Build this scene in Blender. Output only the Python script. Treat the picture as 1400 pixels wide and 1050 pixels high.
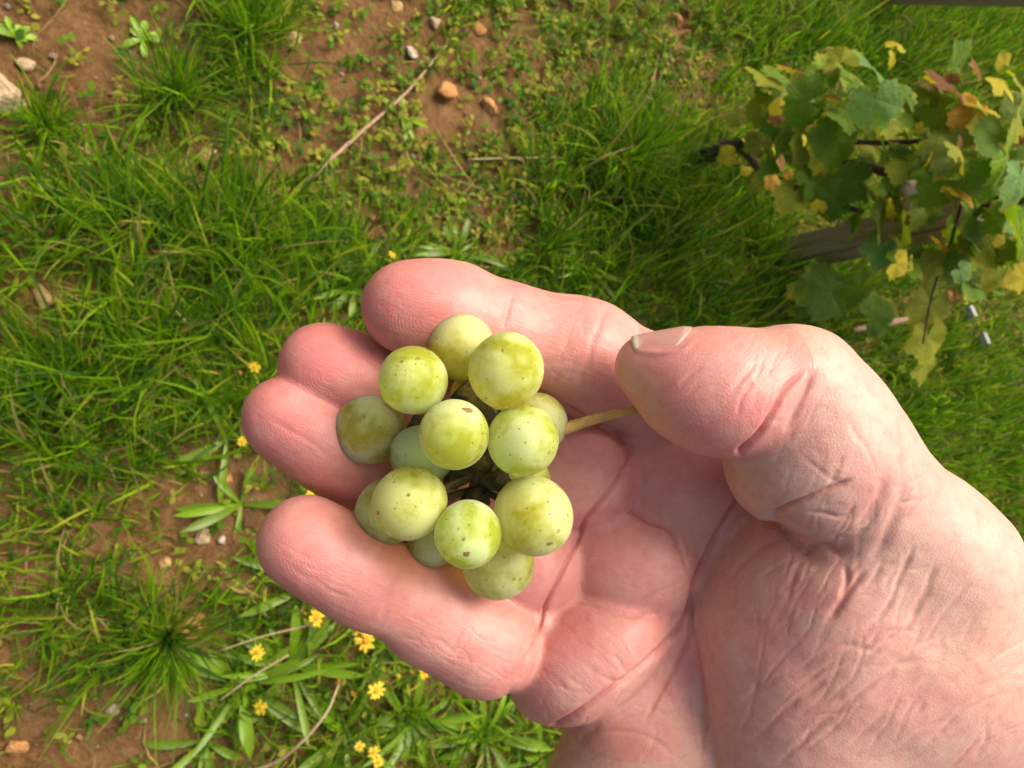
import bpy, bmesh, math, random
import numpy as np
from mathutils import Matrix, Vector

for o in list(bpy.data.objects):
    bpy.data.objects.remove(o)
SC = bpy.context.scene
COL = SC.collection

# ------------------------------------------------------------------ camera
F = 1011.0                    # focal length in pixels of a 1400 px wide frame
CX, CY = 700.0, 525.0
CAM_H = 1.25
nad = np.array([(215 - CX) / F, -(600 - CY) / F, -1.0]); nad /= np.linalg.norm(nad)
UPC = -nad
EX = np.array([1.0, 0, 0]) - UPC * UPC[0]; EX /= np.linalg.norm(EX)
EY = np.cross(UPC, EX)
R3 = np.stack([EX, EY, UPC])          # camera space -> world rotation
CAM = np.array([0.0, 0.0, CAM_H])
cam_d = bpy.data.cameras.new('camera')
cam_d.sensor_width = 36.0
cam_d.lens = 36.0 * F / 1400.0
cam_d.clip_start = 0.01
cam_d.clip_end = 500.0
cam_d.dof.use_dof = True
cam_d.dof.focus_distance = 0.150
cam_d.dof.aperture_fstop = 40.0
cam = bpy.data.objects.new('camera', cam_d)
COL.objects.link(cam)
cam.matrix_world = Matrix.Translation(CAM) @ Matrix([list(r) for r in R3]).to_4x4()
SC.camera = cam

# ------------------------------------------------------------------ light
SUN_DIR = np.array([0.40, 0.38, 0.83]); SUN_DIR /= np.linalg.norm(SUN_DIR)
world = bpy.data.worlds.new('World'); SC.world = world
world.use_nodes = True
wn = world.node_tree.nodes; wl = world.node_tree.links
wn.clear()
sky = wn.new('ShaderNodeTexSky'); sky.sky_type = 'NISHITA'; sky.sun_disc = False
sky.sun_elevation = math.asin(SUN_DIR[2])
sky.sun_rotation = math.atan2(SUN_DIR[0], SUN_DIR[1])
sky.air_density = 1.0; sky.dust_density = 10.0; sky.ozone_density = 0.0
bg = wn.new('ShaderNodeBackground'); bg.inputs['Strength'].default_value = 0.115
wo = wn.new('ShaderNodeOutputWorld')
wl.new(sky.outputs[0], bg.inputs[0]); wl.new(bg.outputs[0], wo.inputs[0])
sun_d = bpy.data.lights.new('sun', 'SUN'); sun_d.energy = 2.0; sun_d.angle = math.radians(38)
sun_d.color = (1.0, 0.94, 0.86)
sun = bpy.data.objects.new('sun', sun_d); COL.objects.link(sun)
sun.rotation_euler = Vector(-SUN_DIR).to_track_quat('-Z', 'Y').to_euler()
sun.location = (0, 0, 6)
SC.view_settings.view_transform = 'Standard'
SC.view_settings.look = 'None'
SC.view_settings.gamma = 1.0
SC.view_settings.use_curve_mapping = False
SC.view_settings.exposure = 0.55

# ------------------------------------------------------------------ helpers
rng = np.random.default_rng(7)
random.seed(7)

def cs(px, py, d):            # photo pixel + depth -> camera space
    return np.array([(px - CX) / F * d, (CY - py) / F * d, -d])
def c2w(p):
    return np.asarray(p) @ R3.T + CAM
def w2px(p):                  # world points (N,3) -> photo pixels
    q = (np.asarray(p) - CAM) @ R3
    d = -q[..., 2]
    return CX + F * q[..., 0] / d, CY - F * q[..., 1] / d, d
def at_h(px, py, h=0.0):      # where the sight line through a pixel meets height h
    v = c2w(cs(px, py, 1.0)) - CAM
    t = (h - CAM_H) / v[2]
    return CAM + v * t
def at_d(px, py, d):
    return c2w(cs(px, py, d))
def px_size(px, py, h, n):    # n photo pixels in metres there
    q = (at_h(px, py, h) - CAM) @ R3
    return n * (-q[2]) / F

def tag(o, label=None, cat=None, group=None, kind=None):
    if label: o['label'] = label
    if cat: o['category'] = cat
    if group: o['group'] = group
    if kind: o['kind'] = kind
    return o
def empty(name, loc, rotz=0.0, parent=None):
    o = bpy.data.objects.new(name, None); COL.objects.link(o)
    o.empty_display_size = 0.02
    o.location = loc; o.rotation_euler = (0, 0, rotz)
    if parent: o.parent = parent
    return o
def mesh_np(name, V, quads=None, tris=None, smooth=True):
    me = bpy.data.meshes.new(name)
    V = np.asarray(V, np.float32)
    nq = 0 if quads is None else len(quads)
    nt = 0 if tris is None else len(tris)
    me.vertices.add(len(V)); me.vertices.foreach_set('co', V.ravel())
    loops = []
    if nq: loops.append(np.asarray(quads, np.int32).ravel())
    if nt: loops.append(np.asarray(tris, np.int32).ravel())
    loops = np.concatenate(loops)
    me.loops.add(len(loops)); me.loops.foreach_set('vertex_index', loops)
    me.polygons.add(nq + nt)
    st = np.concatenate([np.arange(nq) * 4, nq * 4 + np.arange(nt) * 3]).astype(np.int32)
    me.polygons.foreach_set('loop_start', st)
    me.update(calc_edges=True)
    me.polygons.foreach_set('use_smooth', np.full(nq + nt, smooth))
    me.validate()
    return me
def link(name, me, mat=None, parent=None):
    o = bpy.data.objects.new(name, me); COL.objects.link(o)
    if mat is not None and len(me.materials) == 0: me.materials.append(mat)
    if parent: o.parent = parent
    return o
def col_attr(me, name, rgb):
    rgb = np.asarray(rgb, np.float32)
    a = me.color_attributes.new(name, 'FLOAT_COLOR', 'POINT')
    a.data.foreach_set('color', np.concatenate([rgb, np.ones((len(rgb), 1), np.float32)], 1).ravel())
def vec_attr(me, name, v):
    a = me.attributes.new(name, 'FLOAT_VECTOR', 'POINT')
    a.data.foreach_set('vector', np.asarray(v, np.float32).ravel())

class NT:                     # small node-tree builder
    def __init__(s, name):
        s.m = bpy.data.materials.new(name); s.m.use_nodes = True
        s.t = s.m.node_tree; s.t.nodes.clear()
        s.out = s.t.nodes.new('ShaderNodeOutputMaterial')
    def n(s, typ, ins=None, **kw):
        nd = s.t.nodes.new(typ)
        for k, v in kw.items(): setattr(nd, k, v)
        for k, v in (ins or {}).items():
            sk = nd.inputs[k]
            if isinstance(v, bpy.types.NodeSocket): s.t.links.new(v, sk)
            else: sk.default_value = v
        return nd
    def math(s, op, a, b=0.0, c=0.0, clamp=False):
        return s.n('ShaderNodeMath', {0: a, 1: b, 2: c}, operation=op, use_clamp=clamp).outputs[0]
    def mix(s, f, a, b, mode='MIX'):
        nd = s.n('ShaderNodeMix', data_type='RGBA', blend_type=mode)
        for i, v in ((0, f), (6, a), (7, b)):
            sk = nd.inputs[i]
            if isinstance(v, bpy.types.NodeSocket): s.t.links.new(v, sk)
            else: sk.default_value = v if i == 0 or len(v) == 4 else (*v, 1)
        return nd.outputs[2]
    def ramp(s, f, stops):
        nd = s.n('ShaderNodeValToRGB', {0: f}); e = nd.color_ramp.elements
        while len(e) < len(stops): e.new(0.5)
        for el, (p, c) in zip(e, stops):
            el.position = p; el.color = (c, c, c, 1) if not hasattr(c, '__len__') else (*c, 1)
        return nd.outputs[0]
    def coord(s, which='Object'): return s.n('ShaderNodeTexCoord').outputs[which]
    def noise(s, vec, scale, detail=3.0, rough=0.5, dist=0.0):
        return s.n('ShaderNodeTexNoise', {'Vector': vec, 'Scale': scale, 'Detail': detail, 'Roughness': rough, 'Distortion': dist})
    def bump(s, h, strength, dist, normal=None):
        i = {'Height': h, 'Strength': strength, 'Distance': dist}
        if normal is not None: i['Normal'] = normal
        return s.n('ShaderNodeBump', i).outputs[0]
    def done(s, sh):
        s.t.links.new(sh, s.out.inputs[0]); return s.m

def seg_dist2(P, A, B):       # 2-D distance of points to a segment, and the parameter
    ab = B - A; t = np.clip(((P - A) @ ab) / max(ab @ ab, 1e-9), 0, 1)
    q = P - (A + t[:, None] * ab)
    return np.sqrt((q * q).sum(1)), t

def tube(points, radii, n=8, cap=True, wob=0.0, seed=0):
    r_ = np.random.default_rng(seed)
    P = np.asarray(points, float); N = len(P)
    rad = np.interp(np.linspace(0, 1, N), np.linspace(0, 1, len(radii)), radii)
    T = np.gradient(P, axis=0); T /= np.linalg.norm(T, axis=1)[:, None] + 1e-12
    ref = np.array([0.31, 0.52, 0.79])
    V = []
    for i in range(N):
        a = np.cross(T[i], ref); a /= np.linalg.norm(a); b = np.cross(T[i], a)
        for k in range(n):
            th = 2 * math.pi * k / n
            V.append(P[i] + (a * math.cos(th) + b * math.sin(th)) * rad[i] * (1 + wob * r_.uniform(-1, 1)))
    Q = [(i * n + k, i * n + (k + 1) % n, (i + 1) * n + (k + 1) % n, (i + 1) * n + k) for i in range(N - 1) for k in range(n)]
    T3 = []
    if cap:
        V += [P[0], P[-1]]; c0, c1 = N * n, N * n + 1
        T3 += [(c0, (k + 1) % n, k) for k in range(n)]
        T3 += [(c1, (N - 1) * n + k, (N - 1) * n + (k + 1) % n) for k in range(n)]
    return np.array(V), Q, T3
def spline(pts, n):           # Catmull-Rom through points
    P = np.asarray(pts, float); P = np.vstack([2 * P[0] - P[1], P, 2 * P[-1] - P[-2]])
    out = []
    m = len(P) - 3
    for u in np.linspace(0, m - 1e-6, n):
        i = int(u); t = u - i
        a, b, c, d = P[i:i + 4]
        out.append(0.5 * (2 * b + (c - a) * t + (2 * a - 5 * b + 4 * c - d) * t * t + (3 * b - a - 3 * c + d) * t ** 3))
    return np.array(out)
# ================================================================== HAND
# one implicit surface (tapered capsules and pads, smoothly joined), polygonised into one continuous skin
from concurrent.futures import ThreadPoolExecutor
def smin(a, b, k):
    h = np.maximum(k - np.abs(a - b), 0) / k
    return np.minimum(a, b) - h * h * k * 0.25
def rcone(p, a, b, r1, r2):
    a = a.astype(np.float32); b = b.astype(np.float32)
    ba = b - a; l2 = ba @ ba; rr = r1 - r2; a2 = l2 - rr * rr; il2 = 1.0 / l2
    pa = p - a; y = pa @ ba; z = y - l2
    w = pa * l2 - y[:, None] * ba
    x2 = (w * w).sum(1); y2 = y * y * l2; z2 = z * z * l2
    k = np.sign(rr) * rr * rr * x2
    d = (np.sqrt(np.maximum(x2 * a2 * il2, 0)) + y * rr) * il2 - r1
    c1 = np.sign(z) * a2 * z2 > k
    c2 = np.sign(y) * a2 * y2 < k
    d = np.where(c2, np.sqrt(x2 + y2) * il2 - r1, d)
    d = np.where(c1, np.sqrt(x2 + z2) * il2 - r2, d)
    return d
def ellip(p, c, ax, rot):     # ellipsoid, semi-axes in metres, turned about the view of the palm
    q = p - c; co, si = math.cos(rot), math.sin(rot)
    x = q[:, 0] * co + q[:, 1] * si; y = -q[:, 0] * si + q[:, 1] * co
    k0 = np.sqrt((x / ax[0]) ** 2 + (y / ax[1]) ** 2 + (q[:, 2] / ax[2]) ** 2) + 1e-9
    k1 = np.sqrt((x / ax[0] ** 2) ** 2 + (y / ax[1] ** 2) ** 2 + (q[:, 2] / ax[2] ** 2) ** 2) + 1e-9
    return k0 * (k0 - 1.0) / k1
def chain(pts):               # (px, py, depth, radius px) ... -> tapered capsules
    out = []
    for (a, b) in zip(pts[:-1], pts[1:]):
        out.append(('r', cs(*a[:3]), cs(*b[:3]), a[3] * a[2] / F, b[3] * b[2] / F))
    return out
def pad(px, py, front, a, b, c, rot=0.0):   # ellipsoid whose near face is at depth `front`
    d = front + c
    return ('e', cs(px, py, d), (a * d / F, b * d / F, c), math.radians(rot))
def ev(prims, p, k):
    d = None
    for q in prims:
        e = rcone(p, *q[1:]) if q[0] == 'r' else ellip(p, *q[1:])
        d = e if d is None else smin(d, e, k)
    return d

INDEX = chain([(557, 421, .1640, 57), (622, 431, .1665, 62), (700, 459, .1710, 63), (800, 491, .1760, 70), (905, 538, .1850, 75)]) \
    + [pad(590, 424, .1530, 84, 60, .010, -12), pad(790, 482, .1615, 80, 66, .012, -20)]
MIDDLE = chain([(441, 501, .1705, 56), (520, 534, .1770, 60), (650, 588, .1815, 63), (785, 645, .1840, 67), (880, 690, .199, 62)]) \
    + [pad(470, 512, .1605, 76, 54, .010, -22), pad(780, 643, .1695, 76, 66, .012, -26)]
RING = chain([(391, 572, .1675, 55), (470, 618, .1750, 60), (600, 690, .1815, 62), (720, 760, .1850, 65), (830, 815, .199, 62)]) \
    + [pad(425, 590, .1575, 82, 54, .010, -30), pad(711, 756, .1705, 72, 64, .012, -28)]
PINKY = chain([(418, 741, .1600, 58), (500, 789, .1655, 59), (600, 842, .1730, 61), (665, 880, .1770, 60), (745, 902, .197, 52)]) \
    + [pad(448, 757, .1500, 88, 56, .010, -30), pad(598, 838, .1625, 64, 58, .010, -28), pad(656, 873, .1640, 64, 60, .012, -26)]
CORE = chain([(905, 560, .1920, 74), (1210, 900, .2000, 130)]) + chain([(885, 665, .1945, 74), (1220, 980, .2010, 135)]) \
    + chain([(850, 770, .1945, 74), (1160, 1060, .1990, 130)]) + chain([(800, 880, .1910, 70), (1050, 1150, .1980, 120)]) \
    + chain([(1220, 980, .2000, 140), (1560, 1330, .2300, 150), (2150, 1960, .300, 150)]) \
    + chain([(1080, 1120, .2000, 120), (1420, 1440, .2300, 140), (2000, 2100, .300, 140)])
PAD_I = [pad(936, 652, .1747, 134, 106, .018, -36)]
PAD_M = [pad(860, 760, .1722, 108, 96, .019, -18)]
PAD_P = [pad(806, 880, .1683, 128, 84, .020, 38)]
WEB = [pad(850, 612, .1785, 34, 34, .012), pad(786, 722, .1785, 34, 34, .012), pad(736, 836, .1755, 30, 30, .012)]
HYPO = [pad(905, 1045, .1735, 190, 118, .022, 35), pad(930, 935, .1825, 90, 90, .016, 40)] + chain([(1000, 1130, .1960, 120), (1500, 1600, .240, 190)])
THENAR = [pad(1140, 880, .1520, 195, 205, .030, 40), pad(1080, 1040, .1590, 130, 150, .026, 0), pad(1135, 765, .1520, 100, 96, .020, 40)] \
    + chain([(1285, 880, .1740, 122), (1420, 1100, .195, 140), (1800, 1500, .240, 190)])
THUMB_D = chain([(881, 501, .1510, 40), (935, 521, .1500, 56), (1000, 532, .1500, 69), (1064, 532, .1520, 79)]) \
    + [pad(978, 546, .1390, 80, 66, .0105, -22)]
THUMB_P = chain([(1090, 532, .1530, 86), (1120, 612, .1580, 98), (1268, 770, .1700, 101), (1395, 950, .1850, 92), (1760, 1360, .235, 110)]) \
    + [pad(1075, 640, .1460, 66, 62, .012, 0)]
HAND_PARTS = [('index', INDEX, .006), ('middle', MIDDLE, .006), ('ring', RING, .006), ('pinky', PINKY, .006),
              ('core', CORE + WEB, .008), ('pad_i', PAD_I, .004), ('pad_m', PAD_M, .004), ('pad_p', PAD_P, .004), ('hypo', HYPO, .010),
              ('thenar', THENAR, .014), ('thumb_p', THUMB_P, .010), ('thumb_d', THUMB_D, .008)]
FOLDS = [  # deep flexion folds: polyline in the palm view (px), depth m, half width m, reach in depth
    ([(848, 597), (860, 608), (851, 636), (828, 672), (792, 712)], .0007, .0024, .192),
    ([(792, 712), (780, 745), (760, 790), (736, 828)], .0007, .0024, .192),
    ([(736, 828), (732, 862), (716, 905), (694, 948)], .0007, .0024, .190),
    ([(790, 715), (812, 707), (840, 700)], .0006, .0024, .188),
]
FOLDS = [(np.array(a, np.float32), *b) for a, *b in FOLDS]
HOLLOW = [([(1062, 708), (1083, 738), (1104, 755)], .0019, .0060, .195), ([(1083, 738), (1100, 753), (1116, 757)], .0012, .0044, .195),
          ([(1108, 756), (1128, 749), (1150, 752)], .0010, .0030, .195)]
HOLLOW = [(np.array(a, np.float32), *b) for a, *b in HOLLOW]
def fold_cut(p, FOLDS=FOLDS):
    d = -p[:, 2]
    q = np.stack([CX + F * p[:, 0] / d, CY - F * p[:, 1] / d], 1)
    out = np.zeros(len(p), np.float32)
    for pl, dep, w, reach in FOLDS:
        lo = pl.min(0) - 20; hi = pl.max(0) + 20
        m = np.where((q > lo).all(1) & (q < hi).all(1) & (d < reach))[0]
        if not len(m): continue
        b = np.full(len(m), 1e9)
        for i in range(len(pl) - 1): b = np.minimum(b, seg_dist2(q[m], pl[i], pl[i + 1])[0])
        k = np.clip(1 - b * d[m] / F / w, 0, 1)
        out[m] = np.maximum(out[m], dep * k * k)
    return out
def hand_sdf(p, ids=False):
    D = {n: ev(pr, p, k) for n, pr, k in HAND_PARTS}
    palm = smin(D['core'], D['hypo'], .012)
    palm = smin(palm, D['pad_p'], .0013)
    palm = smin(palm, D['pad_m'], .0013)
    palm = smin(palm, D['pad_i'], .0013)
    f = smin(D['index'], D['middle'], .0008)
    f = smin(f, D['ring'], .0008)
    f = smin(f, D['pinky'], .0008)
    hand = smin(palm, f, .0016) + fold_cut(p)
    th = smin(D['thumb_p'], D['thenar'], .0055)
    th = smin(th, D['thumb_d'], .0035) + fold_cut(p, HOLLOW)
    low = np.clip((CY + F * p[:, 1] / p[:, 2] - 1070) / 160, 0, 1)          # heel of the hand runs smoothly into the wrist
    d = smin(hand, th, .0014 + .016 * low)
    d = np.maximum(np.maximum(d, p[:, 0] - .254), -.182 - p[:, 1])
    d = np.maximum(d, -.254 - p[:, 2])
    if ids:
        return d, np.argmin(np.stack([D[n] for n, _, _ in HAND_PARTS]), 0)
    return d

def pmap(fn, P, n=32768):
    with ThreadPoolExecutor(4) as ex:
        return np.concatenate(list(ex.map(fn, [P[i:i + n].astype(np.float32) for i in range(0, len(P), n)])))
def surface_nets(sdf, lo, hi, h, blk=8):
    n = (np.ceil((hi - lo) / h / blk).astype(int)) * blk
    ax = [lo[i] + h * np.arange(n[i]) for i in range(3)]
    S = np.full(tuple(n), 1.0, np.float32)
    nb = n // blk
    bi = np.stack(np.meshgrid(*[np.arange(k) for k in nb], indexing='ij'), -1).reshape(-1, 3)
    cen = lo + h * (bi * blk + (blk - 1) / 2)
    dc = pmap(sdf, cen)
    S_b = np.repeat(np.repeat(np.repeat(np.sign(dc).reshape(tuple(nb)), blk, 0), blk, 1), blk, 2)
    S[:] = S_b
    act = np.abs(dc) < h * blk * 0.95
    g = np.stack(np.meshgrid(*[np.arange(blk)] * 3, indexing='ij'), -1).reshape(-1, 3)
    idx = bi[act]
    gi = (idx[:, None, :] * blk + g[None]).reshape(-1, 3)
    S[gi[:, 0], gi[:, 1], gi[:, 2]] = pmap(sdf, lo + h * gi)
    inside = S < 0
    cnt = np.zeros(tuple(n - 1), np.int8)
    for dx in (0, 1):
        for dy in (0, 1):
            for dz in (0, 1):
                cnt += inside[dx:n[0] - 1 + dx, dy:n[1] - 1 + dy, dz:n[2] - 1 + dz]
    cells = np.argwhere((cnt > 0) & (cnt < 8))
    vid = np.full(tuple(n - 1), -1, np.int32); vid[tuple(cells.T)] = np.arange(len(cells))
    acc = np.zeros((len(cells), 3)); num = np.zeros(len(cells))
    corners = [(a, b, c) for a in (0, 1) for b in (0, 1) for c in (0, 1)]
    for c0 in corners:
        for d in range(3):
            if c0[d]: continue
            c1 = list(c0); c1[d] = 1
            s0 = S[tuple((cells + c0).T)]; s1 = S[tuple((cells + c1).T)]
            m = (s0 < 0) != (s1 < 0)
            t = s0[m] / (s0[m] - s1[m])
            acc[m] += np.array(c0) + t[:, None] * (np.array(c1) - np.array(c0)); num[m] += 1
    V = lo + h * (cells + acc / num[:, None])
    quads = []
    for d in range(3):
        sl0 = [slice(1, n[k] - 1) for k in range(3)]; sl1 = list(sl0)
        sl0[d] = slice(0, n[d] - 1); sl1[d] = slice(1, n[d])
        a = inside[tuple(sl0)]; b = inside[tuple(sl1)]
        for flip, m in ((False, a & ~b), (True, ~a & b)):
            e = np.argwhere(m)
            off = np.ones(3, int); off[d] = 0
            e = e + off
            u, v = (d + 1) % 3, (d + 2) % 3
            du = np.zeros(3, int); du[u] = 1; dv = np.zeros(3, int); dv[v] = 1
            q = np.stack([vid[tuple((e - du - dv).T)], vid[tuple((e - dv).T)], vid[tuple(e.T)], vid[tuple((e - du).T)]], 1)
            if flip: q = q[:, ::-1]
            quads.append(q)
    Q = np.concatenate(quads)
    Q = Q[(Q >= 0).all(1)]
    return V, Q
def normals_np(V, Q):
    n = np.cross(V[Q[:, 2]] - V[Q[:, 0]], V[Q[:, 3]] - V[Q[:, 1]])
    N = np.stack([np.bincount(Q.ravel(), np.repeat(n[:, k], 4), len(V)) for k in range(3)], 1)
    return N / (np.linalg.norm(N, axis=1)[:, None] + 1e-12)
def smooth_np(V, Q, it, lam=0.5):
    e = np.concatenate([Q[:, [0, 1]], Q[:, [1, 2]], Q[:, [2, 3]], Q[:, [3, 0]]])
    deg = np.bincount(e[:, 0], minlength=len(V)) + np.bincount(e[:, 1], minlength=len(V))
    for _ in range(it):
        s = np.stack([np.bincount(e[:, 0], V[e[:, 1], k], len(V)) + np.bincount(e[:, 1], V[e[:, 0], k], len(V)) for k in range(3)], 1)
        V = V + lam * (s / deg[:, None] - V)
    return V
def vnoise(P, scale, seed=0):  # cheap smooth value noise
    r_ = np.random.default_rng(seed); T = r_.uniform(-1, 1, 4096)
    q = P * scale; i = np.floor(q).astype(int); f = q - i; f = f * f * (3 - 2 * f)
    def hsh(a): return T[(a[:, 0] * 73856093 ^ a[:, 1] * 19349663 ^ a[:, 2] * 83492791) & 4095]
    out = 0
    for dx in (0, 1):
        for dy in (0, 1):
            for dz in (0, 1):
                w = (f[:, 0] if dx else 1 - f[:, 0]) * (f[:, 1] if dy else 1 - f[:, 1]) * (f[:, 2] if dz else 1 - f[:, 2])
                out = out + w * hsh(i + np.array([dx, dy, dz]))
    return out
LO = np.array([-.066, -.190, -.262]); HI = np.array([.262, .040, -.130])
VOX = 0.00070
hv, hq = surface_nets(hand_sdf, LO, HI, VOX)
hv = smooth_np(hv, hq, 3, 0.5)
me = mesh_np('hand', hv, hq)
tmp = link('hand', me)
ss = tmp.modifiers.new('s', 'SUBSURF'); ss.levels = 1; ss.render_levels = 1
dg = bpy.context.evaluated_depsgraph_get()
ev_me = bpy.data.meshes.new_from_object(tmp.evaluated_get(dg))
bpy.data.objects.remove(tmp); bpy.data.meshes.remove(me)
NV = len(ev_me.vertices)
hv = np.empty(NV * 3, np.float32); ev_me.vertices.foreach_get('co', hv); hv = hv.reshape(-1, 3).astype(float)
hq = np.empty(len(ev_me.loops), np.int32); ev_me.loops.foreach_get('vertex_index', hq); hq = hq.reshape(-1, 4)
bpy.data.meshes.remove(ev_me)
hn = normals_np(hv, hq)
hid = pmap(lambda p: hand_sdf(p, True)[1], hv)
PID = {n: i for i, (n, _, _) in enumerate(HAND_PARTS)}
hp = np.stack([CX + F * hv[:, 0] / -hv[:, 2], CY - F * hv[:, 1] / -hv[:, 2]], 1)
vd = -hv / np.linalg.norm(hv, axis=1)[:, None]
face = np.clip(((hn * vd).sum(1) - 0.02) / 0.15, 0, 1)      # creases lie on the palm side only
PALM = ('core', 'pad_i', 'pad_m', 'pad_p', 'hypo', 'thenar')
TH = ('thumb_d', 'thumb_p', 'thenar')
FP = ('core', 'pad_i', 'pad_m', 'pad_p', 'middle', 'ring', 'pinky', 'index')
CREASES = [
    (FP, [(842, 594), (860, 607), (855, 636), (832, 673), (800, 711), (786, 747), (765, 792), (744, 832), (734, 870), (717, 907), (694, 952)], .9, 3.6, 0),
    (FP, [(770, 552), (800, 572), (842, 594)], .7, 4.0, 0),
    (('thumb_d',), [(862, 476), (876, 481), (905, 482), (932, 478), (952, 464)], -.45, 4.0, 0),  # parts, polyline (palm-view px), depth mm, half width px, taper (fade both ends, fade end only)
    (TH, [(1012, 619), (1040, 591), (1061, 557), (1079, 527), (1109, 501)], 1.35, 4.0, 1),
    (TH, [(1070, 600), (1086, 565), (1100, 536), (1120, 492)], 0.68, 5.3, 0),
    (TH, [(998, 536), (1020, 512), (1042, 490)], 0.34, 4.0, 0),
    (TH, [(1003, 575), (1018, 540), (1030, 515)], 0.30, 3.3, 0),
    (TH, [(925, 535), (945, 512), (965, 495)], 0.19, 3.3, 0),
    (TH, [(905, 560), (935, 548), (960, 520)], 0.15, 2.6, 0),
    (TH, [(1060, 702), (1100, 683), (1143, 665), (1169, 653)], 1.26, 4.0, 1),
    (TH, [(1064, 712), (1083, 738), (1103, 755)], .55, 4.0, 0),
    (TH, [(1103, 755), (1126, 745), (1156, 762)], 0.81, 4.6, 1),
    (TH, [(1210, 640), (1203, 675), (1190, 700), (1168, 724)], .55, 8, 0),
    (TH, [(1241, 640), (1229, 694), (1211, 735), (1186, 776)], .60, 8.5, 0),
    (TH, [(1186, 776), (1168, 800), (1150, 826), (1128, 858)], 0.81, 5.3, 0),
    (TH, [(1155, 770), (1158, 795), (1148, 822)], 0.72, 4.6, 0),
    (TH, [(1252, 740), (1235, 780), (1212, 830), (1180, 870)], 0.45, 4.6, 0),
    (TH, [(1285, 760), (1262, 815), (1238, 858)], 0.34, 5.3, 0),
    (TH, [(1175, 690), (1150, 705), (1120, 700), (1085, 705)], 0.38, 3.3, 0),
    (TH, [(1190, 720), (1160, 735), (1130, 730)], 0.34, 3.3, 0),
    (TH, [(1293, 825), (1207, 885), (1134, 928), (1074, 971), (1014, 1030)], 0.38, 5.3, 0),
    (TH, [(1330, 860), (1240, 905), (1160, 960), (1100, 1010), (1060, 1050)], 0.34, 4.6, 0),
    (TH, [(1240, 850), (1170, 890), (1100, 935), (1040, 985)], 0.29, 4.0, 0),
    (TH, [(1380, 880), (1290, 920), (1210, 975), (1150, 1040)], 0.30, 4.6, 0),
    (TH, [(1400, 940), (1320, 970), (1250, 1030)], 0.26, 4.6, 0),
    (TH, [(1100, 760), (1085, 790), (1076, 830)], 0.30, 4.0, 0),
    (TH, [(1075, 735), (1040, 748), (1010, 775), (995, 805)], 0.34, 4.6, 0),
    (TH, [(1095, 765), (1060, 775), (1030, 800)], 0.26, 4.0, 0),
    (TH, [(1015, 655), (1040, 640), (1075, 630)], 0.19, 3.3, 0),
    (TH, [(1090, 620), (1130, 650), (1160, 665)], 0.19, 3.3, 0),
    (TH, [(1150, 560), (1180, 610), (1200, 650)], 0.17, 4.0, 0),
    (TH, [(1230, 600), (1250, 640), (1262, 690)], 0.15, 4.0, 0),
    (PALM, [(728, 1012), (800, 968), (860, 925), (905, 885), (938, 842), (948, 802), (940, 770)], 1.17, 4.0, 1),
    (PALM, [(800, 706), (830, 700), (860, 698), (888, 712), (916, 724), (933, 759), (946, 797)], 0.99, 4.0, 0),
    (PALM, [(1022, 668), (990, 715), (967, 756), (951, 800), (944, 850), (950, 900)], 0.90, 4.0, 1),
    (PALM, [(942, 830), (940, 879), (899, 956), (877, 996)], 0.63, 3.3, 1),
    (PALM, [(739, 832), (790, 826), (824, 834), (876, 842), (910, 835)], 0.34, 3.3, 0),
    (PALM, [(740, 835), (770, 800), (790, 760)], 0.34, 4.0, 0),
    (PALM, [(860, 830), (895, 812), (930, 795)], 0.22, 2.6, 0),
    (PALM, [(790, 900), (830, 930), (855, 938)], 0.19, 3.3, 0),
    (PALM, [(905, 720), (925, 750), (945, 760), (965, 752)], 0.30, 3.3, 0),
    (PALM, [(730, 900), (770, 940), (820, 950)], 0.15, 2.6, 0),
    (PALM, [(760, 1020), (830, 1000), (890, 1010), (940, 1050)], 0.22, 4.0, 0),
    (PALM, [(960, 1050), (962, 980), (954, 900), (946, 850)], 0.72, 4.6, 0),
    (PALM, [(845, 640), (870, 670), (880, 700)], 0.22, 3.3, 0),
    (('pinky',), [(520, 856), (530, 825), (552, 785), (566, 760)], 0.38, 5.3, 0),
    (('pinky',), [(608, 905), (628, 868), (640, 835), (655, 805)], 0.30, 4.0, 0),
    (('pinky',), [(618, 908), (640, 872), (652, 838)], 0.22, 3.3, 0),
    (('index',), [(686, 452), (694, 425), (704, 398)], 0.34, 4.6, 0),
    (('index',), [(786, 545), (800, 500), (822, 440), (835, 418)], 0.30, 5.3, 0),
    (('ring',), [(360, 568), (395, 590), (428, 607), (470, 640)], 0.26, 4.6, 0),
    (('ring',), [(400, 545), (430, 560), (455, 580)], 0.19, 4.0, 0),
    (('middle',), [(410, 490), (450, 480), (500, 500)], 0.15, 4.6, 0),
    (('pinky',), [(395, 770), (440, 800), (480, 822)], 0.14, 3.3, 0),
]
r_ = np.random.default_rng(3)
def line_family(parts, boxes, ang, n, ln, dep, hw, seed):
    q = np.random.default_rng(seed)
    for _ in range(n):
        x = q.uniform(boxes[0], boxes[2]); y = q.uniform(boxes[1], boxes[3])
        a = math.radians(ang + q.normal(0, 11)); L = ln * q.uniform(.5, 1.4)
        b = a + q.normal(0, .35); 
        m = (x + math.cos(a) * L / 2, y - math.sin(a) * L / 2)
        CREASES.append((parts, [(x, y), m, (m[0] + math.cos(b) * L / 2, m[1] - math.sin(b) * L / 2)], dep * q.uniform(.5, 1.3), hw * q.uniform(.7, 1.3), 0))
line_family(('pinky',), (540, 820, 690, 930), -28, 22, 46, .14, 2.4, 1)
line_family(('pinky',), (380, 740, 520, 840), -30, 9, 50, .10, 2.6, 2)
line_family(TH, (1040, 600, 1260, 760), 65, 20, 46, 0.096, 3.0, 3)
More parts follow.
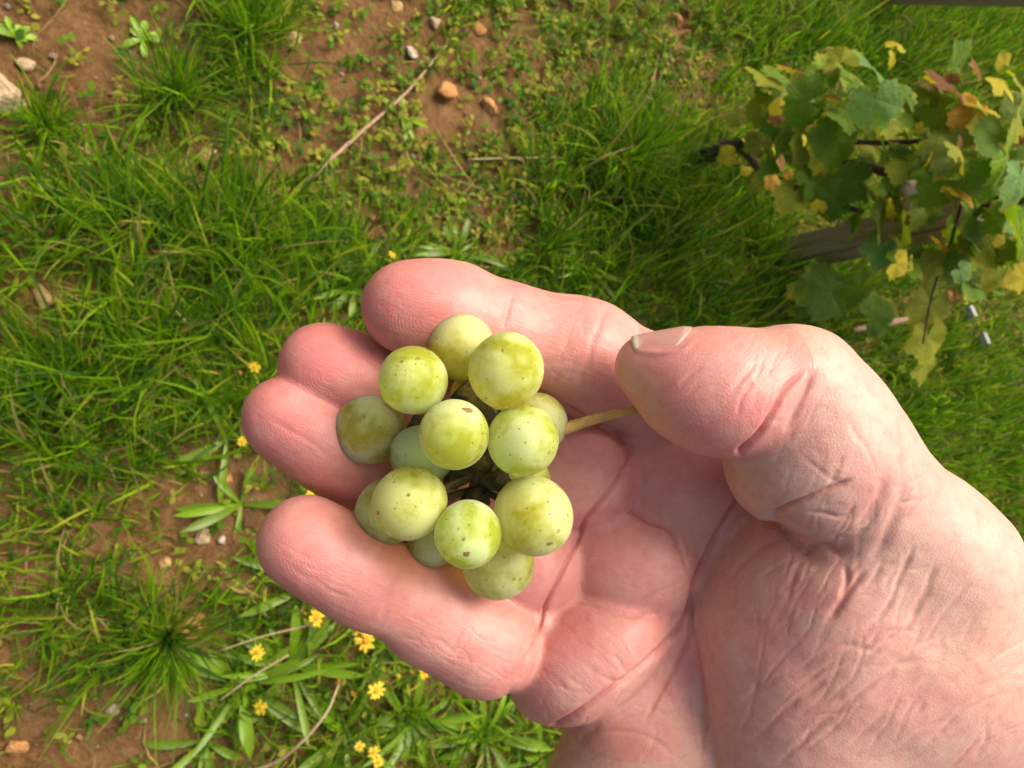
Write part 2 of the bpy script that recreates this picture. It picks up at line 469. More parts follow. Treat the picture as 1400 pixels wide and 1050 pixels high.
line_family(TH, (1100, 620, 1300, 800), 20, 13, 40, 0.078, 3.0, 4)
line_family(TH, (990, 860, 1330, 1050), 36, 36, 80, 0.102, 3.6, 5)
line_family(TH, (1180, 700, 1400, 1000), 30, 20, 70, 0.084, 3.4, 6)
line_family(TH, (1060, 760, 1240, 900), 60, 15, 50, 0.108, 3.4, 7)
line_family(TH, (880, 480, 1060, 610), 40, 15, 36, 0.060, 2.6, 8)
line_family(PALM, (710, 820, 900, 960), -45, 22, 46, .12, 2.8, 9)
line_family(PALM, (790, 690, 950, 830), 25, 18, 36, .10, 2.6, 10)
line_family(PALM, (760, 960, 960, 1050), 45, 20, 60, .16, 3.4, 11)
line_family(('index',), (600, 370, 900, 520), -18, 26, 50, .09, 2.6, 12)
line_family(('index',), (720, 400, 900, 560), 70, 22, 40, .10, 2.6, 13)
line_family(('ring',), (350, 530, 500, 680), -32, 12, 50, .09, 2.8, 14)
line_family(('middle',), (390, 450, 520, 540), -22, 8, 46, .09, 2.8, 15)
line_family(TH, (1060, 640, 1240, 880), 62, 34, 60, .18, 2.8, 31)
line_family(TH, (1090, 640, 1260, 800), 15, 16, 40, .13, 2.8, 32)
line_family(TH, (1000, 780, 1160, 930), 75, 24, 60, .09, 3.0, 33)
line_family(TH, (1000, 880, 1340, 1050), 38, 40, 110, .19, 3.6, 34)
line_family(TH, (1010, 490, 1110, 610), 62, 20, 50, .14, 3.0, 35)
line_family(PALM, (720, 700, 960, 1000), -40, 34, 30, .10, 2.4, 36)
line_family(PALM, (720, 700, 960, 1000), 40, 24, 30, .10, 2.4, 37)
line_family(('index', 'middle', 'ring', 'pinky'), (380, 380, 860, 930), -26, 90, 34, .07, 2.2, 38)
disp = np.zeros(NV)
hpj = hp + np.stack([vnoise(hv, 330, 21), vnoise(hv, 330, 22)], 1) * 2.6 + np.stack([vnoise(hv, 1000, 23), vnoise(hv, 1000, 24)], 1) * .8
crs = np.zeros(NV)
SUB = {}
for parts, pl, dep, hw, fade in CREASES:
    ids = [PID[q] for q in parts]
    pl = spline(pl, max(6, len(pl) * 4)) if len(pl) > 2 else np.array(pl, float)
    lo = pl.min(0) - hw * 4; hi = pl.max(0) + hw * 4
    if parts not in SUB:
        k = np.where(np.isin(hid, ids) & (face > 0))[0]; SUB[parts] = (k, hp[k, 0].astype(np.float32), hp[k, 1].astype(np.float32))
    k, kx, ky = SUB[parts]
    m = k[(kx > lo[0]) & (kx < hi[0]) & (ky > lo[1]) & (ky < hi[1])]
    if not len(m): continue
    P = hp[m] + (hpj[m] - hp[m]) * (.35 if dep > .5 else 1); best = np.full(len(m), 1e9); par = np.zeros(len(m))
    for i in range(len(pl) - 1):
        d, t = seg_dist2(P, pl[i], pl[i + 1])
        u = (i + t) / (len(pl) - 1); b = d < best
        best = np.where(b, d, best); par = np.where(b, u, par)
    ends = np.clip((1 - par) / .35, 0, 1) if fade else np.clip(np.minimum(par, 1 - par) / .28, 0, 1)
    ends = ends * ends * (3 - 2 * ends)
    g = np.exp(-(best / hw) ** 2); g2 = np.exp(-(best / (hw * 2.4)) ** 2)
    disp[m] += -dep * (1.05e-3 if parts in (PALM, FP) and dep > .3 else .95e-3 if dep > .3 else .75e-3) * ends * (g - 0.12 * g2) * face[m]
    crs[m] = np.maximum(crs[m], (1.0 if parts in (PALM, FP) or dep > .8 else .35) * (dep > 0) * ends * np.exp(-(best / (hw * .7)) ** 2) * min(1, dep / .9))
lump = vnoise(hv, 110, 1) * .00034 + vnoise(hv, 260, 2) * .00009 + vnoise(hv, 600, 3) * .00003
hv2 = hv + hn * (disp + lump * np.where(np.isin(hid, [PID['thenar'], PID['thumb_p'], PID['hypo']]), 1.1, .8))[:, None]
# skin colour: blood-red pads and finger ends, paler thumb back and heel, reddened creases with painted shade
def gau(cx, cy, sx, sy=None, rot=0):
    sy = sy or sx; a = math.radians(rot); dx, dy = hp[:, 0] - cx, -(hp[:, 1] - cy)
    x = dx * math.cos(a) + dy * math.sin(a); y = -dx * math.sin(a) + dy * math.cos(a)
    return np.exp(-(x / sx) ** 2 - (y / sy) ** 2)
def inp(*ns): return np.isin(hid, [PID[n] for n in ns]).astype(float)
fing = inp('index', 'middle', 'ring', 'pinky')
red = .64 * fing + .46 * inp('pad_i', 'pad_m', 'pad_p', 'core') + .10 * inp('hypo') + .19 * inp('thenar') + .11 * inp('thumb_p') + .48 * inp('thumb_d')
red = smooth_np(np.repeat(red[:, None], 3, 1), hq, 12, .6)[:, 0]
red += .35 * fing * (gau(545, 425, 70) + gau(430, 500, 60) + .7 * gau(385, 575, 70) + .6 * gau(420, 740, 75))
red += .30 * inp(*PALM) * (gau(850, 770, 60) + .7 * gau(790, 890, 80, 50, 40) + .7 * gau(920, 640, 70, 40, -20) + .9 * gau(1060, 830, 60, 90, -20) + .5 * gau(1120, 950, 90, 60, 30))
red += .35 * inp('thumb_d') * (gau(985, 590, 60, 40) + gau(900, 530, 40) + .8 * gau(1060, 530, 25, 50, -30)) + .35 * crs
red += .25 * gau(1215, 690, 60, 50) - .10 * gau(1160, 500, 120, 60, -45) - .12 * gau(1330, 740, 120, 70, -45)
red += .15 * vnoise(hv, 90, 5) + .14 * vnoise(hv, 220, 6)
red = np.clip(red, 0, 1)
pale = np.array([.645, .400, .315]); rose = np.array([.665, .215, .195])
yel = np.clip(.6 * gau(860, 1020, 110, 60) + .4 * gau(1380, 900, 120) + .25 * gau(1100, 480, 70, 40), 0, 1)
rgb = pale * (1 - red[:, None]) + rose * red[:, None]
rgb = rgb * (1 - .12 * yel[:, None] * np.array([0, .3, 1.6]))
rgb *= (1 - .10 * crs[:, None])  # shade inside the creases, painted into the skin colour
# wrinkle coordinates: along / across the fine lines of each part
WANG = {'index': -18, 'middle': -24, 'ring': -30, 'pinky': -28, 'core': 30, 'pad_i': 10, 'pad_m': -20, 'pad_p': -45, 'hypo': 45,
        'thenar': 42, 'thumb_p': 66, 'thumb_d': 40}
wa = np.radians(np.array([WANG[n] for n, _, _ in HAND_PARTS]))[hid]
wuv = np.stack([hv[:, 0] * np.cos(wa) + hv[:, 1] * np.sin(wa), -hv[:, 0] * np.sin(wa) + hv[:, 1] * np.cos(wa), hv[:, 2] + hid * .37], 1)
ridge = fing * np.clip(gau(545, 420, 75) + gau(430, 500, 60) + gau(385, 570, 60) + gau(420, 742, 70), 0, 1) + .5 * inp('pad_m', 'pad_p')
# concentric print ridges round each finger end
prc = np.zeros(NV)
for nm, c in (('index', cs(590, 440, .155)), ('middle', cs(455, 515, .162)), ('ring', cs(410, 590, .158)), ('pinky', cs(450, 765, .151)),
              ('pad_m', cs(800, 760, .172)), ('pad_p', cs(700, 820, .170))):
    m = hid == PID[nm]; prc[m] = np.linalg.norm((hv[m] - c) * np.array([.8, 1, .5]), axis=1)
me = mesh_np('hand', c2w(hv2), hq)
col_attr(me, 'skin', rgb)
vec_attr(me, 'wuv', wuv)
vec_attr(me, 'prints', np.stack([prc, ridge, crs], 1))

def skin_mat():
    t = NT('skin')
    co = t.coord()
    ca = t.n('ShaderNodeAttribute', attribute_name='skin').outputs['Color']
    wu = t.n('ShaderNodeAttribute', attribute_name='wuv').outputs['Vector']
    pr = t.n('ShaderNodeSeparateXYZ', {0: t.n('ShaderNodeAttribute', attribute_name='prints').outputs['Vector']})
    mott = t.noise(co, 420, 4, .6).outputs[0]
    blot = t.noise(co, 130, 3, .6).outputs[0]
    c = t.mix(t.math('MULTIPLY', t.math('SUBTRACT', mott, .45, clamp=True), 1.3, clamp=True), ca, (.50, .17, .13))
    c = t.mix(t.math('MULTIPLY', t.math('SUBTRACT', blot, .5, clamp=True), 1.4, clamp=True), c, (.70, .45, .34))
    wv = t.n('ShaderNodeMapping', {'Vector': wu, 'Scale': (160, 1500, 400)}).outputs[0]
    fine = t.noise(wv, 1.0, 3, .55, .6).outputs[0]
    pale = t.ramp(fine, [(.60, 0), (.74, 1)])
    c = t.mix(t.math('MULTIPLY', pale, .22), c, (.74, .50, .41))
    wv2 = t.n('ShaderNodeMapping', {'Vector': wu, 'Scale': (700, 300, 400)}).outputs[0]
    cross = t.noise(wv2, 1.0, 3, .55, .4).outputs[0]
    vor = t.n('ShaderNodeTexVoronoi', {'Vector': co, 'Scale': 1300, 'Randomness': 1.0}, feature='DISTANCE_TO_EDGE').outputs[0]
    rid = t.math('MULTIPLY', t.math('SINE', t.math('MULTIPLY', pr.outputs[0], 2 * math.pi / .00058)), pr.outputs[1])
    h = t.math('ADD', t.math('MULTIPLY', fine, .9), t.math('MULTIPLY', cross, .6))
    h = t.math('ADD', h, t.math('MULTIPLY', t.math('MINIMUM', vor, .25), .9))
    h = t.math('ADD', h, t.math('MULTIPLY', rid, .11))
    nrm = t.bump(h, .5, .00020)
    p = t.n('ShaderNodeBsdfPrincipled', {'Base Color': c, 'Roughness': t.math('ADD', .34, t.math('MULTIPLY', blot, .20)), 'Specular IOR Level': .42,
            'Subsurface Weight': .42, 'Subsurface Radius': (1.0, .34, .2), 'Subsurface Scale': .0011, 'Normal': nrm})
    return t.done(p.outputs[0])
SKIN = skin_mat()
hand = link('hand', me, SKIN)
tag(hand, 'pale pink open hand, palm up, cupping the grape bunch with its thumb on the stalk', 'hand')

# thumbnail: a curved plate laid on the thumb's back
def nail():
    ax0, ax1 = cs(853, 500, .1512), cs(926, 517, .1505)
    NU, NVv = 26, 14
    d = (ax1 - ax0) / np.linalg.norm(ax1 - ax0)
    up = np.array([0, 1.0, 0]) - d * d[1]; up /= np.linalg.norm(up); tow = np.cross(up, d); tow = tow if tow[2] > 0 else -tow
    pts = []
    for i in range(NU):
        u = i / (NU - 1); 
        for j in range(NVv):
            v = j / (NVv - 1)
            half = 52 * (1 - .25 * max(0, (u - .75) / .25) ** 2) * (1 - .10 * max(0, (.12 - u) / .12) ** 2)
            th = math.radians(9 + (v - .5) * 2 * half)          # 0 = straight up in the photo, + = towards the viewer
            uu = u - (2 * v - 1) ** 2 * (.16 * max(0, u - .4) / .6 - .07 * max(0, .4 - u) / .4)
            o = ax0 + (ax1 - ax0) * uu
            pts.append((o, up * math.cos(th) + tow * math.sin(th)))
    O = np.array([p[0] for p in pts]); D = np.array([p[1] for p in pts])
    tt = np.full(len(O), .001)
    for _ in range(60): tt += -hand_sdf(O + D * tt[:, None]) * .9
    ui = np.repeat(np.linspace(0, 1, NU), NVv)
    vj = np.tile(np.linspace(-1, 1, NVv), NU)
    lift = .00024 - .00030 * vj ** 6 - .0003 * np.clip((ui - .88) / .12, 0, 1) + .0004 * np.clip((.16 - ui) / .16, 0, 1)
    top = O + D * (tt + lift)[:, None]; bot = O + D * (tt - .0006)[:, None]
    V = np.concatenate([top, bot]); n = NU * NVv
    Q = []
    for i in range(NU - 1):
        for j in range(NVv - 1):
            a, b, c, e = i * NVv + j, i * NVv + j + 1, (i + 1) * NVv + j + 1, (i + 1) * NVv + j
            Q += [(a, e, c, b), (n + a, n + b, n + c, n + e)]
    rim = [j for j in range(NVv)] + [i * NVv + NVv - 1 for i in range(1, NU)] + [(NU - 1) * NVv + j for j in range(NVv - 2, -1, -1)] + [i * NVv for i in range(NU - 2, 0, -1)]
    for a, b in zip(rim, rim[1:] + rim[:1]): Q.append((a, b, n + b, n + a))
    me = mesh_np('nail', c2w(V), Q)
    rgb = np.where(np.concatenate([ui, ui])[:, None] < .10, np.array([.66, .57, .42]), np.array([.60, .32, .26]))
    k = np.clip(1 - abs(np.concatenate([ui, ui]) - .9) / .1, 0, 1)[:, None]
    col_attr(me, 'tint', rgb * (1 - k * .3) + np.array([.66, .46, .38]) * k * .3)
    return me
t = NT('nail')
p = t.n('ShaderNodeBsdfPrincipled', {'Base Color': t.n('ShaderNodeAttribute', attribute_name='tint').outputs['Color'], 'Roughness': .42, 'Specular IOR Level': .35,
        'Subsurface Weight': .3, 'Subsurface Radius': (1, .5, .3), 'Subsurface Scale': .001,
        'Normal': t.bump(t.noise(t.coord(), 900, 3).outputs[0], .25, .0001)})
NAIL = t.done(p.outputs[0])
link('nail', nail(), NAIL, hand)
# ================================================================== GRAPES
def grape_mat():
    t = NT('grape_skin')
    co = t.coord()
    oi = t.n('ShaderNodeObjectInfo')
    off = t.n('ShaderNodeVectorMath', {0: co, 1: t.n('ShaderNodeCombineXYZ', {0: oi.outputs['Random'], 1: t.math('MULTIPLY', oi.outputs['Random'], 7.3)}).outputs[0]}, operation='ADD').outputs[0]
    big = t.noise(off, 105, 2, .45, .5).outputs[0]
    med = t.noise(off, 420, 4, .6, .4).outputs[0]
    fin = t.noise(off, 2600, 3, .6).outputs[0]
    m = t.math('ADD', t.math('MULTIPLY', big, 1.0), t.math('MULTIPLY', t.math('SUBTRACT', med, .5), .34))
    bloom = t.ramp(m, [(.34, 0), (.55, 1)])                    # waxy bloom, rubbed away in patches
    wipe = t.n('ShaderNodeMapping', {'Vector': off, 'Scale': (2400, 500, 900), 'Rotation': (.4, .3, .9)}).outputs[0]
    wp = t.noise(wipe, 1.0, 3, .6).outputs[0]
    scr = t.math('MULTIPLY', t.ramp(wp, [(.56, 0), (.70, 1)]), t.ramp(med, [(.50, 0), (.60, 1)]))
    bloom = t.math('MULTIPLY', bloom, t.math('SUBTRACT', 1.0, t.math('MULTIPLY', scr, .55)))
    flesh = t.mix(1.0, (.63, .68, .075), oi.outputs['Color'], 'MULTIPLY')
    wax = t.mix(1.0, (.75, .83, .47), oi.outputs['Color'], 'MULTIPLY')
    wax = t.mix(t.math('MULTIPLY', fin, .45), wax, (.55, .55, .22))
    c = t.mix(t.math('MULTIPLY', bloom, .86), flesh, wax)
    def specks(scale, r0, r1, seed):
        v = t.n('ShaderNodeVectorMath', {0: off, 1: (seed, seed * .7, seed * .3)}, operation='ADD').outputs[0]
        vo = t.n('ShaderNodeTexVoronoi', {'Vector': v, 'Scale': scale, 'Randomness': 1.0})
        gate = t.math('GREATER_THAN', t.n('ShaderNodeSeparateXYZ', {0: vo.outputs['Color']}).outputs[0], .30)
        return t.math('MULTIPLY', t.ramp(vo.outputs['Distance'], [(r0, 1), (r1, 0)]), gate)
    s1 = specks(560, .085, .14, .1); s2 = specks(190, .07, .105, .5); s3 = specks(900, .06, .12, .9)
    c = t.mix(t.math('MULTIPLY', s1, .7), c, (.10, .07, .02))
    c = t.mix(t.math('MULTIPLY', s3, .5), c, (.16, .13, .04))
    c = t.mix(t.math('MULTIPLY', s2, .45), c, (.15, .075, .03))
    blot = t.math('MULTIPLY', t.ramp(t.noise(off, 330, 5, .65).outputs[0], [(.64, 0), (.72, 1)]), .18)
    c = t.mix(blot, c, (.30, .23, .05))
    rough = t.math('ADD', .26, t.math('MULTIPLY', bloom, .30))
    nrm = t.bump(t.math('ADD', t.math('MULTIPLY', fin, .3), t.math('MULTIPLY', s2, -1.0)), .25, .0003)
    p = t.n('ShaderNodeBsdfPrincipled', {'Base Color': c, 'Roughness': rough, 'Specular IOR Level': .5, 'IOR': 1.40,
            'Subsurface Weight': .85, 'Subsurface Radius': (1.0, .85, .18), 'Subsurface Scale': .0100, 'Sheen Weight': .2, 'Sheen Roughness': .45, 'Sheen Tint': (1, 1, .75, 1), 'Normal': nrm})
    tr = t.n('ShaderNodeBsdfRefraction', {'Color': (1, 1, .50, 1), 'Roughness': .22, 'IOR': 1.33})
    f = t.math('SUBTRACT', .58, t.math('MULTIPLY', bloom, .28))
    mx = t.n('ShaderNodeMixShader', {0: f, 1: p.outputs[0], 2: tr.outputs[0]})
    return t.done(mx.outputs[0])
GRAPE = grape_mat()
def stem_mat(name, a, b, sc, rough=.75):
    t = NT(name); co = t.coord()
    n1 = t.noise(co, sc, 5, .65).outputs[0]
    c = t.mix(t.ramp(n1, [(.35, 0), (.65, 1)]), a, b)
    p = t.n('ShaderNodeBsdfPrincipled', {'Base Color': c, 'Roughness': rough, 'Normal': t.bump(n1, .6, .0006)})
    return t.done(p.outputs[0])
STALK = stem_mat('stalk', (.40, .22, .055), (.56, .34, .10), 500, .55)
RACHIS = stem_mat('rachis', (.028, .022, .008), (.11, .085, .025), 900, .85)

SCAR = stem_mat('corky_scar', (.15, .085, .028), (.36, .26, .08), 2200, .7)
SCARS = {1: [(688, 481, 3.2, .7), (664, 545, 2.2, 1.8)], 2: [(549, 494, 3.2, 1.0), (543, 501, 2.0, 1.0)], 3: [(498, 570, 3.6, .9)], 4: [(639, 561, 6.0, 1.9), (640, 560, 3.0, 2.4)],
         7: [(558, 677, 3.2, 1.0), (519, 701, 4.2, .8), (538, 659, 2.2, 1.0)], 9: [(634, 737, 3.0, 1.0), (638, 757, 5.0, 1.2)], 10: [(750, 741, 4.0, 1.5)], 11: [(703, 792, 3.2, 1.4)]}
GR = [  # px, py, radius px, depth, tint, label
    (630, 473, 45, .1570, (1.00, .98, .80), 'clear yellow grape at the top of the bunch'),
    (692, 507, 51, .1470, (1.00, 1.02, .80), 'yellow grape with two small brown scars, upper right of the bunch'),
    (565, 520, 47, .1480, (.98, 1.04, .85), 'yellow-green grape with brown flecks near its top, upper left of the bunch'),
    (506, 587, 48, .1590, (.72, .80, .95), 'green grape at the left edge of the bunch, greyed by painted shade'),  # tint also holds the shade of the neighbouring berries
    (621, 594, 48, .1435, (1.04, 1.06, .95), 'foremost grape with a brown smudge near its top'),
    (715, 602, 49, .1475, (1.02, 1.05, .95), 'pale grape beside the stalk'),
    (577, 622, 41, .1585, (.74, .92, 1.05), 'bluish green grape half hidden behind the foremost one'),
    (560, 687, 50, .1475, (.98, .95, .70), 'olive yellow grape low on the left of the bunch'),
    (533, 698, 45, .1615, (.72, .74, .62), 'olive grape half hidden at the lower left, darkened by painted shade'),  # shade from the berries in front is put into the tint
    (640, 730, 46, .1465, (.98, 1.10, .98), 'light green grape with two brown spots at the bottom front'),
    (729, 704, 53, .1500, (.98, .98, .80), 'large yellow grape at the lower right of the bunch'),
    (681, 770, 49, .1620, (.78, .78, .72), 'olive grape lowest in the bunch, dulled by painted shade'),  # tint darkened for the shade low in the bunch
    (592, 737, 38, .1665, (.72, .80, .88), 'small grey-green grape peeping out below'),
    (735, 578, 41, .1605, (.86, .82, .70), 'brownish grape behind the stalk end'),
    (655, 545, 40, .1600, (1.00, .92, .55), 'deep yellow grape hidden inside the bunch'),
    (712, 655, 40, .1630, (1.00, .88, .55), 'yellow grape hidden behind the two right ones'),
]
gp = np.array([cs(a, b, d) for a, b, r, d, *_ in GR]); gr_ = np.array([r * d / F for a, b, r, d, *_ in GR])
for _ in range(120):          # push overlapping berries apart along the line of depth
    for i in range(len(GR)):
        for j in range(i):
            dv = gp[i] - gp[j]; need = (gr_[i] + gr_[j]) * .97; L = np.linalg.norm(dv)
            if L < need:
                b = i if gp[i][2] < gp[j][2] else j
                u = gp[b] / np.linalg.norm(gp[b]); gp[b] = gp[b] + u * (need - L) * .25
                gr_[b] *= np.linalg.norm(gp[b]) / (np.linalg.norm(gp[b]) - (need - L) * .25)
for i in range(len(GR)): print('grape', i, round(-gp[i][2], 4), 'finger sdf', np.round(hand_sdf(gp[i][None])[0] - gr_[i], 4))
bunch = empty('grape_bunch', c2w(cs(660, 640, .168)))
tag(bunch, 'small bunch of pale green-yellow grapes lying in the hand', 'grapes')
bunch_inv = Matrix.Translation(-Vector(bunch.location))
def bchild(name, V, Q, T, mat):
    me = mesh_np(name, np.asarray(V) - np.array(bunch.location), Q, T)
    return link(name, me, mat, bunch)
core = c2w(cs(660, 625, .1640))
for i, (px, py, r, d, tint, lab) in enumerate(GR):
    bm = bmesh.new(); bmesh.ops.create_icosphere(bm, subdivisions=5, radius=1.0)
    V = np.array([v.co[:] for v in bm.verts]); Fc = [[v.index for v in f.verts] for f in bm.faces]; bm.free()
    q = np.random.default_rng(100 + i)
    ax = c2w(gp[i]) - core; ax /= np.linalg.norm(ax)
    al = V @ ax
    V = V * (1 + .022 * vnoise(V, 1.3, i)[:, None]) + np.outer(al * q.uniform(-.02, .09), ax)
    pole = np.clip((al - .985) / .015, 0, 1)                     # blossom-end scar dimple
    V = V - np.outer(pole * .018, ax)
    me = mesh_np('grape', V * gr_[i], None, Fc)
    g = link('grape', me, GRAPE, bunch); g.location = Vector(c2w(gp[i])) - Vector(bunch.location)
    g.color = (*tint, 1); g['label'] = lab
    nv = np.linalg.norm(V, axis=1); U = V / nv[:, None]
    for sx, sy, sr, asp in SCARS.get(i, ()):                       # corky scars on the skin
        ray = c2w(cs(sx, sy, 1.0)) - CAM; ray /= np.linalg.norm(ray); oc = CAM - c2w(gp[i])
        b = oc @ ray; disc = max(b * b - oc @ oc + gr_[i] ** 2, 0); hit = oc + ray * (-b - math.sqrt(disc)); d0 = hit / np.linalg.norm(hit)
        e1 = np.cross(d0, EY); e1 /= np.linalg.norm(e1); e2 = np.cross(d0, e1); sv = [d0]
        for ring in (.5, 1.0):
            for k in range(14):
                th = 2 * math.pi * k / 14; rr = .85 * sr / F * .147 / gr_[i] * ring * q.uniform(.65, 1.25)
                w = d0 + e1 * rr * math.cos(th) * asp + e2 * rr * math.sin(th); sv.append(w / np.linalg.norm(w))
        sv = np.array(sv); near = np.argmax(sv @ U.T, 1)
        lift = np.array([1.010] + [1.007] * 14 + [.999] * 14)
        SV = sv * (nv[near] * lift)[:, None] * gr_[i]
        T = [(0, 1 + k, 1 + (k + 1) % 14) for k in range(14)]; Q = [(1 + k, 15 + k, 15 + (k + 1) % 14, 1 + (k + 1) % 14) for k in range(14)]
        link('scar', mesh_np('scar', SV, Q, T), SCAR, g)
# rachis: knobbly dark branch inside the bunch, with a pedicel to each berry
tips = [c2w(cs(745, 592, .1600)), c2w(cs(690, 600, .1600)), c2w(cs(655, 640, .1610)), c2w(cs(660, 690, .1650))]
axis = spline(tips, 22)
V, Q, T = tube(axis, [.0021, .0024, .0026, .0016], 10, wob=.12, seed=2); bchild('rachis', V, Q, T, RACHIS)
for a, b, r0 in (((690, 600, .160), (627, 532, .1560), .0023), ((668, 625, .161), (562, 580, .1610), .0022), ((690, 600, .160), (688, 528, .1590), .0016),
             ((655, 640, .161), (615, 655, .163), .0022), ((655, 650, .162), (700, 668, .1590), .0021), ((655, 660, .162), (640, 690, .164), .002),
             ((660, 640, .161), (645, 625, .1525), .0016), ((690, 640, .161), (676, 660, .1575), .0018)):
    a, b = c2w(cs(*a)), c2w(cs(*b)); mid = (a + b) / 2 + np.array([0, 0, .001])
    V, Q, T = tube(spline([a, mid, b], 10), [r0 * .75, r0, r0 * 1.15], 9, wob=.16, seed=int(r0 * 1e5)); bchild('pedicel', V, Q, T, RACHIS)
for i in range(len(GR)):
    p = c2w(gp[i]); q = axis[np.argmin(((axis - p) ** 2).sum(1))]
    u = (q - p) / np.linalg.norm(q - p); s = p + u * gr_[i] * .97
    V, Q, T = tube([s, s * .75 + q * .25, s * .4 + q * .6, q], [.0014, .0008, .0008, .0011], 7, wob=.1, seed=i); bchild('pedicel', V, Q, T, RACHIS)
st = spline([c2w(cs(*p)) for p in ((738, 594, .1600), (772, 586, .1590), (810, 574, .1585), (850, 564, .1585), (890, 556, .1590), (935, 552, .1600))], 26)
V, Q, T = tube(st, [.00150, .00140, .00118, .00105, .00100, .00105, .0010], 12, wob=.03, seed=5); bchild('stalk', V, Q, T, STALK)
# ================================================================== GROUND
def ground_h(x, y):
    P = np.stack([x, y, np.zeros_like(x)], 1)
    near = np.exp(-((x - .6) ** 2 + y ** 2) / 9.0)
    return near * (.018 * vnoise(P, 3.1, 11) + .010 * vnoise(P, 9, 12) + .006 * vnoise(P, 24, 13) + .0050 * vnoise(P, 52, 14)) + (1 - near) * .03 * vnoise(P, .6, 15)
def at_g(px, py, h=0.0):
    p = at_h(px, py, 0.0); p[2] = ground_h(p[:1], p[1:2])[0] + h; return p
def axis_(lo, a, b, hi, fine, coarse):
    out = [lo]
    s = np.concatenate([-np.geomspace(-(lo - a), fine, coarse) + a, np.arange(a, b, fine), b + np.geomspace(fine, hi - b, coarse)])
    return np.unique(np.round(s, 5))
gx = axis_(-60, -1.3, 3.0, 60, .0095, 26); gy = axis_(-60, -1.35, 1.5, 60, .0095, 26)
X, Y = np.meshgrid(gx, gy, indexing='ij'); nx, ny = X.shape
V = np.stack([X.ravel(), Y.ravel(), ground_h(X.ravel(), Y.ravel())], 1)
I = np.arange(nx * ny).reshape(nx, ny)
Q = np.stack([I[:-1, :-1], I[1:, :-1], I[1:, 1:], I[:-1, 1:]], -1).reshape(-1, 4)
t = NT('soil'); co = t.coord()
n1 = t.noise(co, 9, 5, .6).outputs[0]; n2 = t.noise(co, 90, 5, .65).outputs[0]; n3 = t.noise(co, 420, 4, .7).outputs[0]
c = t.mix(t.ramp(n1, [(.35, 0), (.65, 1)]), (.185, .088, .032), (.335, .180, .074))
c = t.mix(t.math('MULTIPLY', t.ramp(n2, [(.45, 0), (.7, 1)]), .7), c, (.44, .26, .115))
c = t.mix(t.math('MULTIPLY', t.ramp(n3, [(.55, 0), (.75, 1)]), .5), c, (.055, .030, .016))
far = t.n('ShaderNodeVectorMath', {0: co}, operation='LENGTH').outputs[1]
c = t.mix(t.ramp(t.math('MULTIPLY', far, .1), [(.30, 0), (.45, 1)]), c, t.mix(n1, (.045, .075, .014), (.10, .11, .03)))
h = t.math('ADD', t.math('MULTIPLY', n2, 1.0), t.math('MULTIPLY', n3, .5))
p = t.n('ShaderNodeBsdfPrincipled', {'Base Color': c, 'Roughness': .95, 'Specular IOR Level': .08, 'Normal': t.bump(h, 1.0, .014)})
ground = link('ground', mesh_np('ground', V, Q), t.done(p.outputs[0])); tag(ground, kind='structure')

# ---- how grassy each place is (read at the ground under the photo's bare and grassy spots)
def field(spots, px, py):
    out = np.zeros(len(px))
    for cx, cy, sx, sy, v in spots: out += v * np.exp(-((px - cx) / sx) ** 2 - ((py - cy) / sy) ** 2)
    return out
BARE = [(90, 105, 165, 115, -1.2), (390, 150, 60, 90, -.45), (200, 60, 90, 60, -.6), (300, 190, 60, 60, -.2), (480, 70, 80, 120, -.8), (560, 200, 80, 80, -.3), (640, 130, 100, 80, -.5), (600, 280, 110, 50, -.25),
        (740, 80, 80, 90, -.35), (860, 60, 60, 70, -.35), (1090, 345, 45, 40, -.9), (1150, 330, 50, 30, -.6), (930, 110, 40, 90, -.6), (680, 330, 60, 50, -.5), (70, 405, 55, 40, -1.0), (270, 730, 80, 60, -1.0), (330, 660, 60, 50, -.7),
        (250, 800, 60, 90, -.5), (90, 1010, 160, 50, -1.0), (220, 960, 60, 60, -.5), (300, 880, 40, 40, -.7), (1330, 420, 50, 40, -.3), (430, 230, 50, 50, -.5)]
LUSH = [(150, 320, 200, 110, .5), (330, 330, 120, 90, .4), (250, 500, 260, 110, .5), (340, 60, 70, 80, .7), (240, 140, 70, 60, .5), (850, 220, 120, 90, .5), (60, 170, 60, 50, .6),
        (1050, 40, 160, 60, .7), (1300, 60, 140, 60, .7), (1000, 330, 180, 100, .5), (960, 400, 160, 70, .5), (1270, 580, 160, 120, .7), (230, 860, 130, 120, .5), (130, 640, 160, 80, .3),
        (500, 350, 120, 50, .3)]
def grassy(px, py):
    w = (px > -150) & (px < 1550) & (py > -150) & (py < 1200)
    return np.clip(.64 + field(BARE, px, py) + field(LUSH, px, py), .02, 1.25) * np.where(w, 1, .8)

def leaf_mat(name, rough, trans, spec=.4, nscale=60):
    t = NT(name); co = t.coord()
    ca = t.n('ShaderNodeAttribute', attribute_name='tint').outputs['Color']
    nn = t.noise(co, nscale, 3, .6).outputs[0]
    c = t.mix(t.math('MULTIPLY', nn, .5), ca, t.mix(1.0, ca, (.55, .62, .5), 'MULTIPLY'))
    p = t.n('ShaderNodeBsdfPrincipled', {'Base Color': c, 'Roughness': rough, 'Specular IOR Level': spec})
    tr = t.n('ShaderNodeBsdfTranslucent', {'Color': t.mix(1.0, c, (1.5, 1.7, .7), 'MULTIPLY')})
    return t.done(t.n('ShaderNodeMixShader', {0: trans, 1: p.outputs[0], 2: tr.outputs[0]}).outputs[0])
GRASS = leaf_mat('grass_blade', .55, .42, .12)
DRY = leaf_mat('dry_stem', .75, .15, .2)

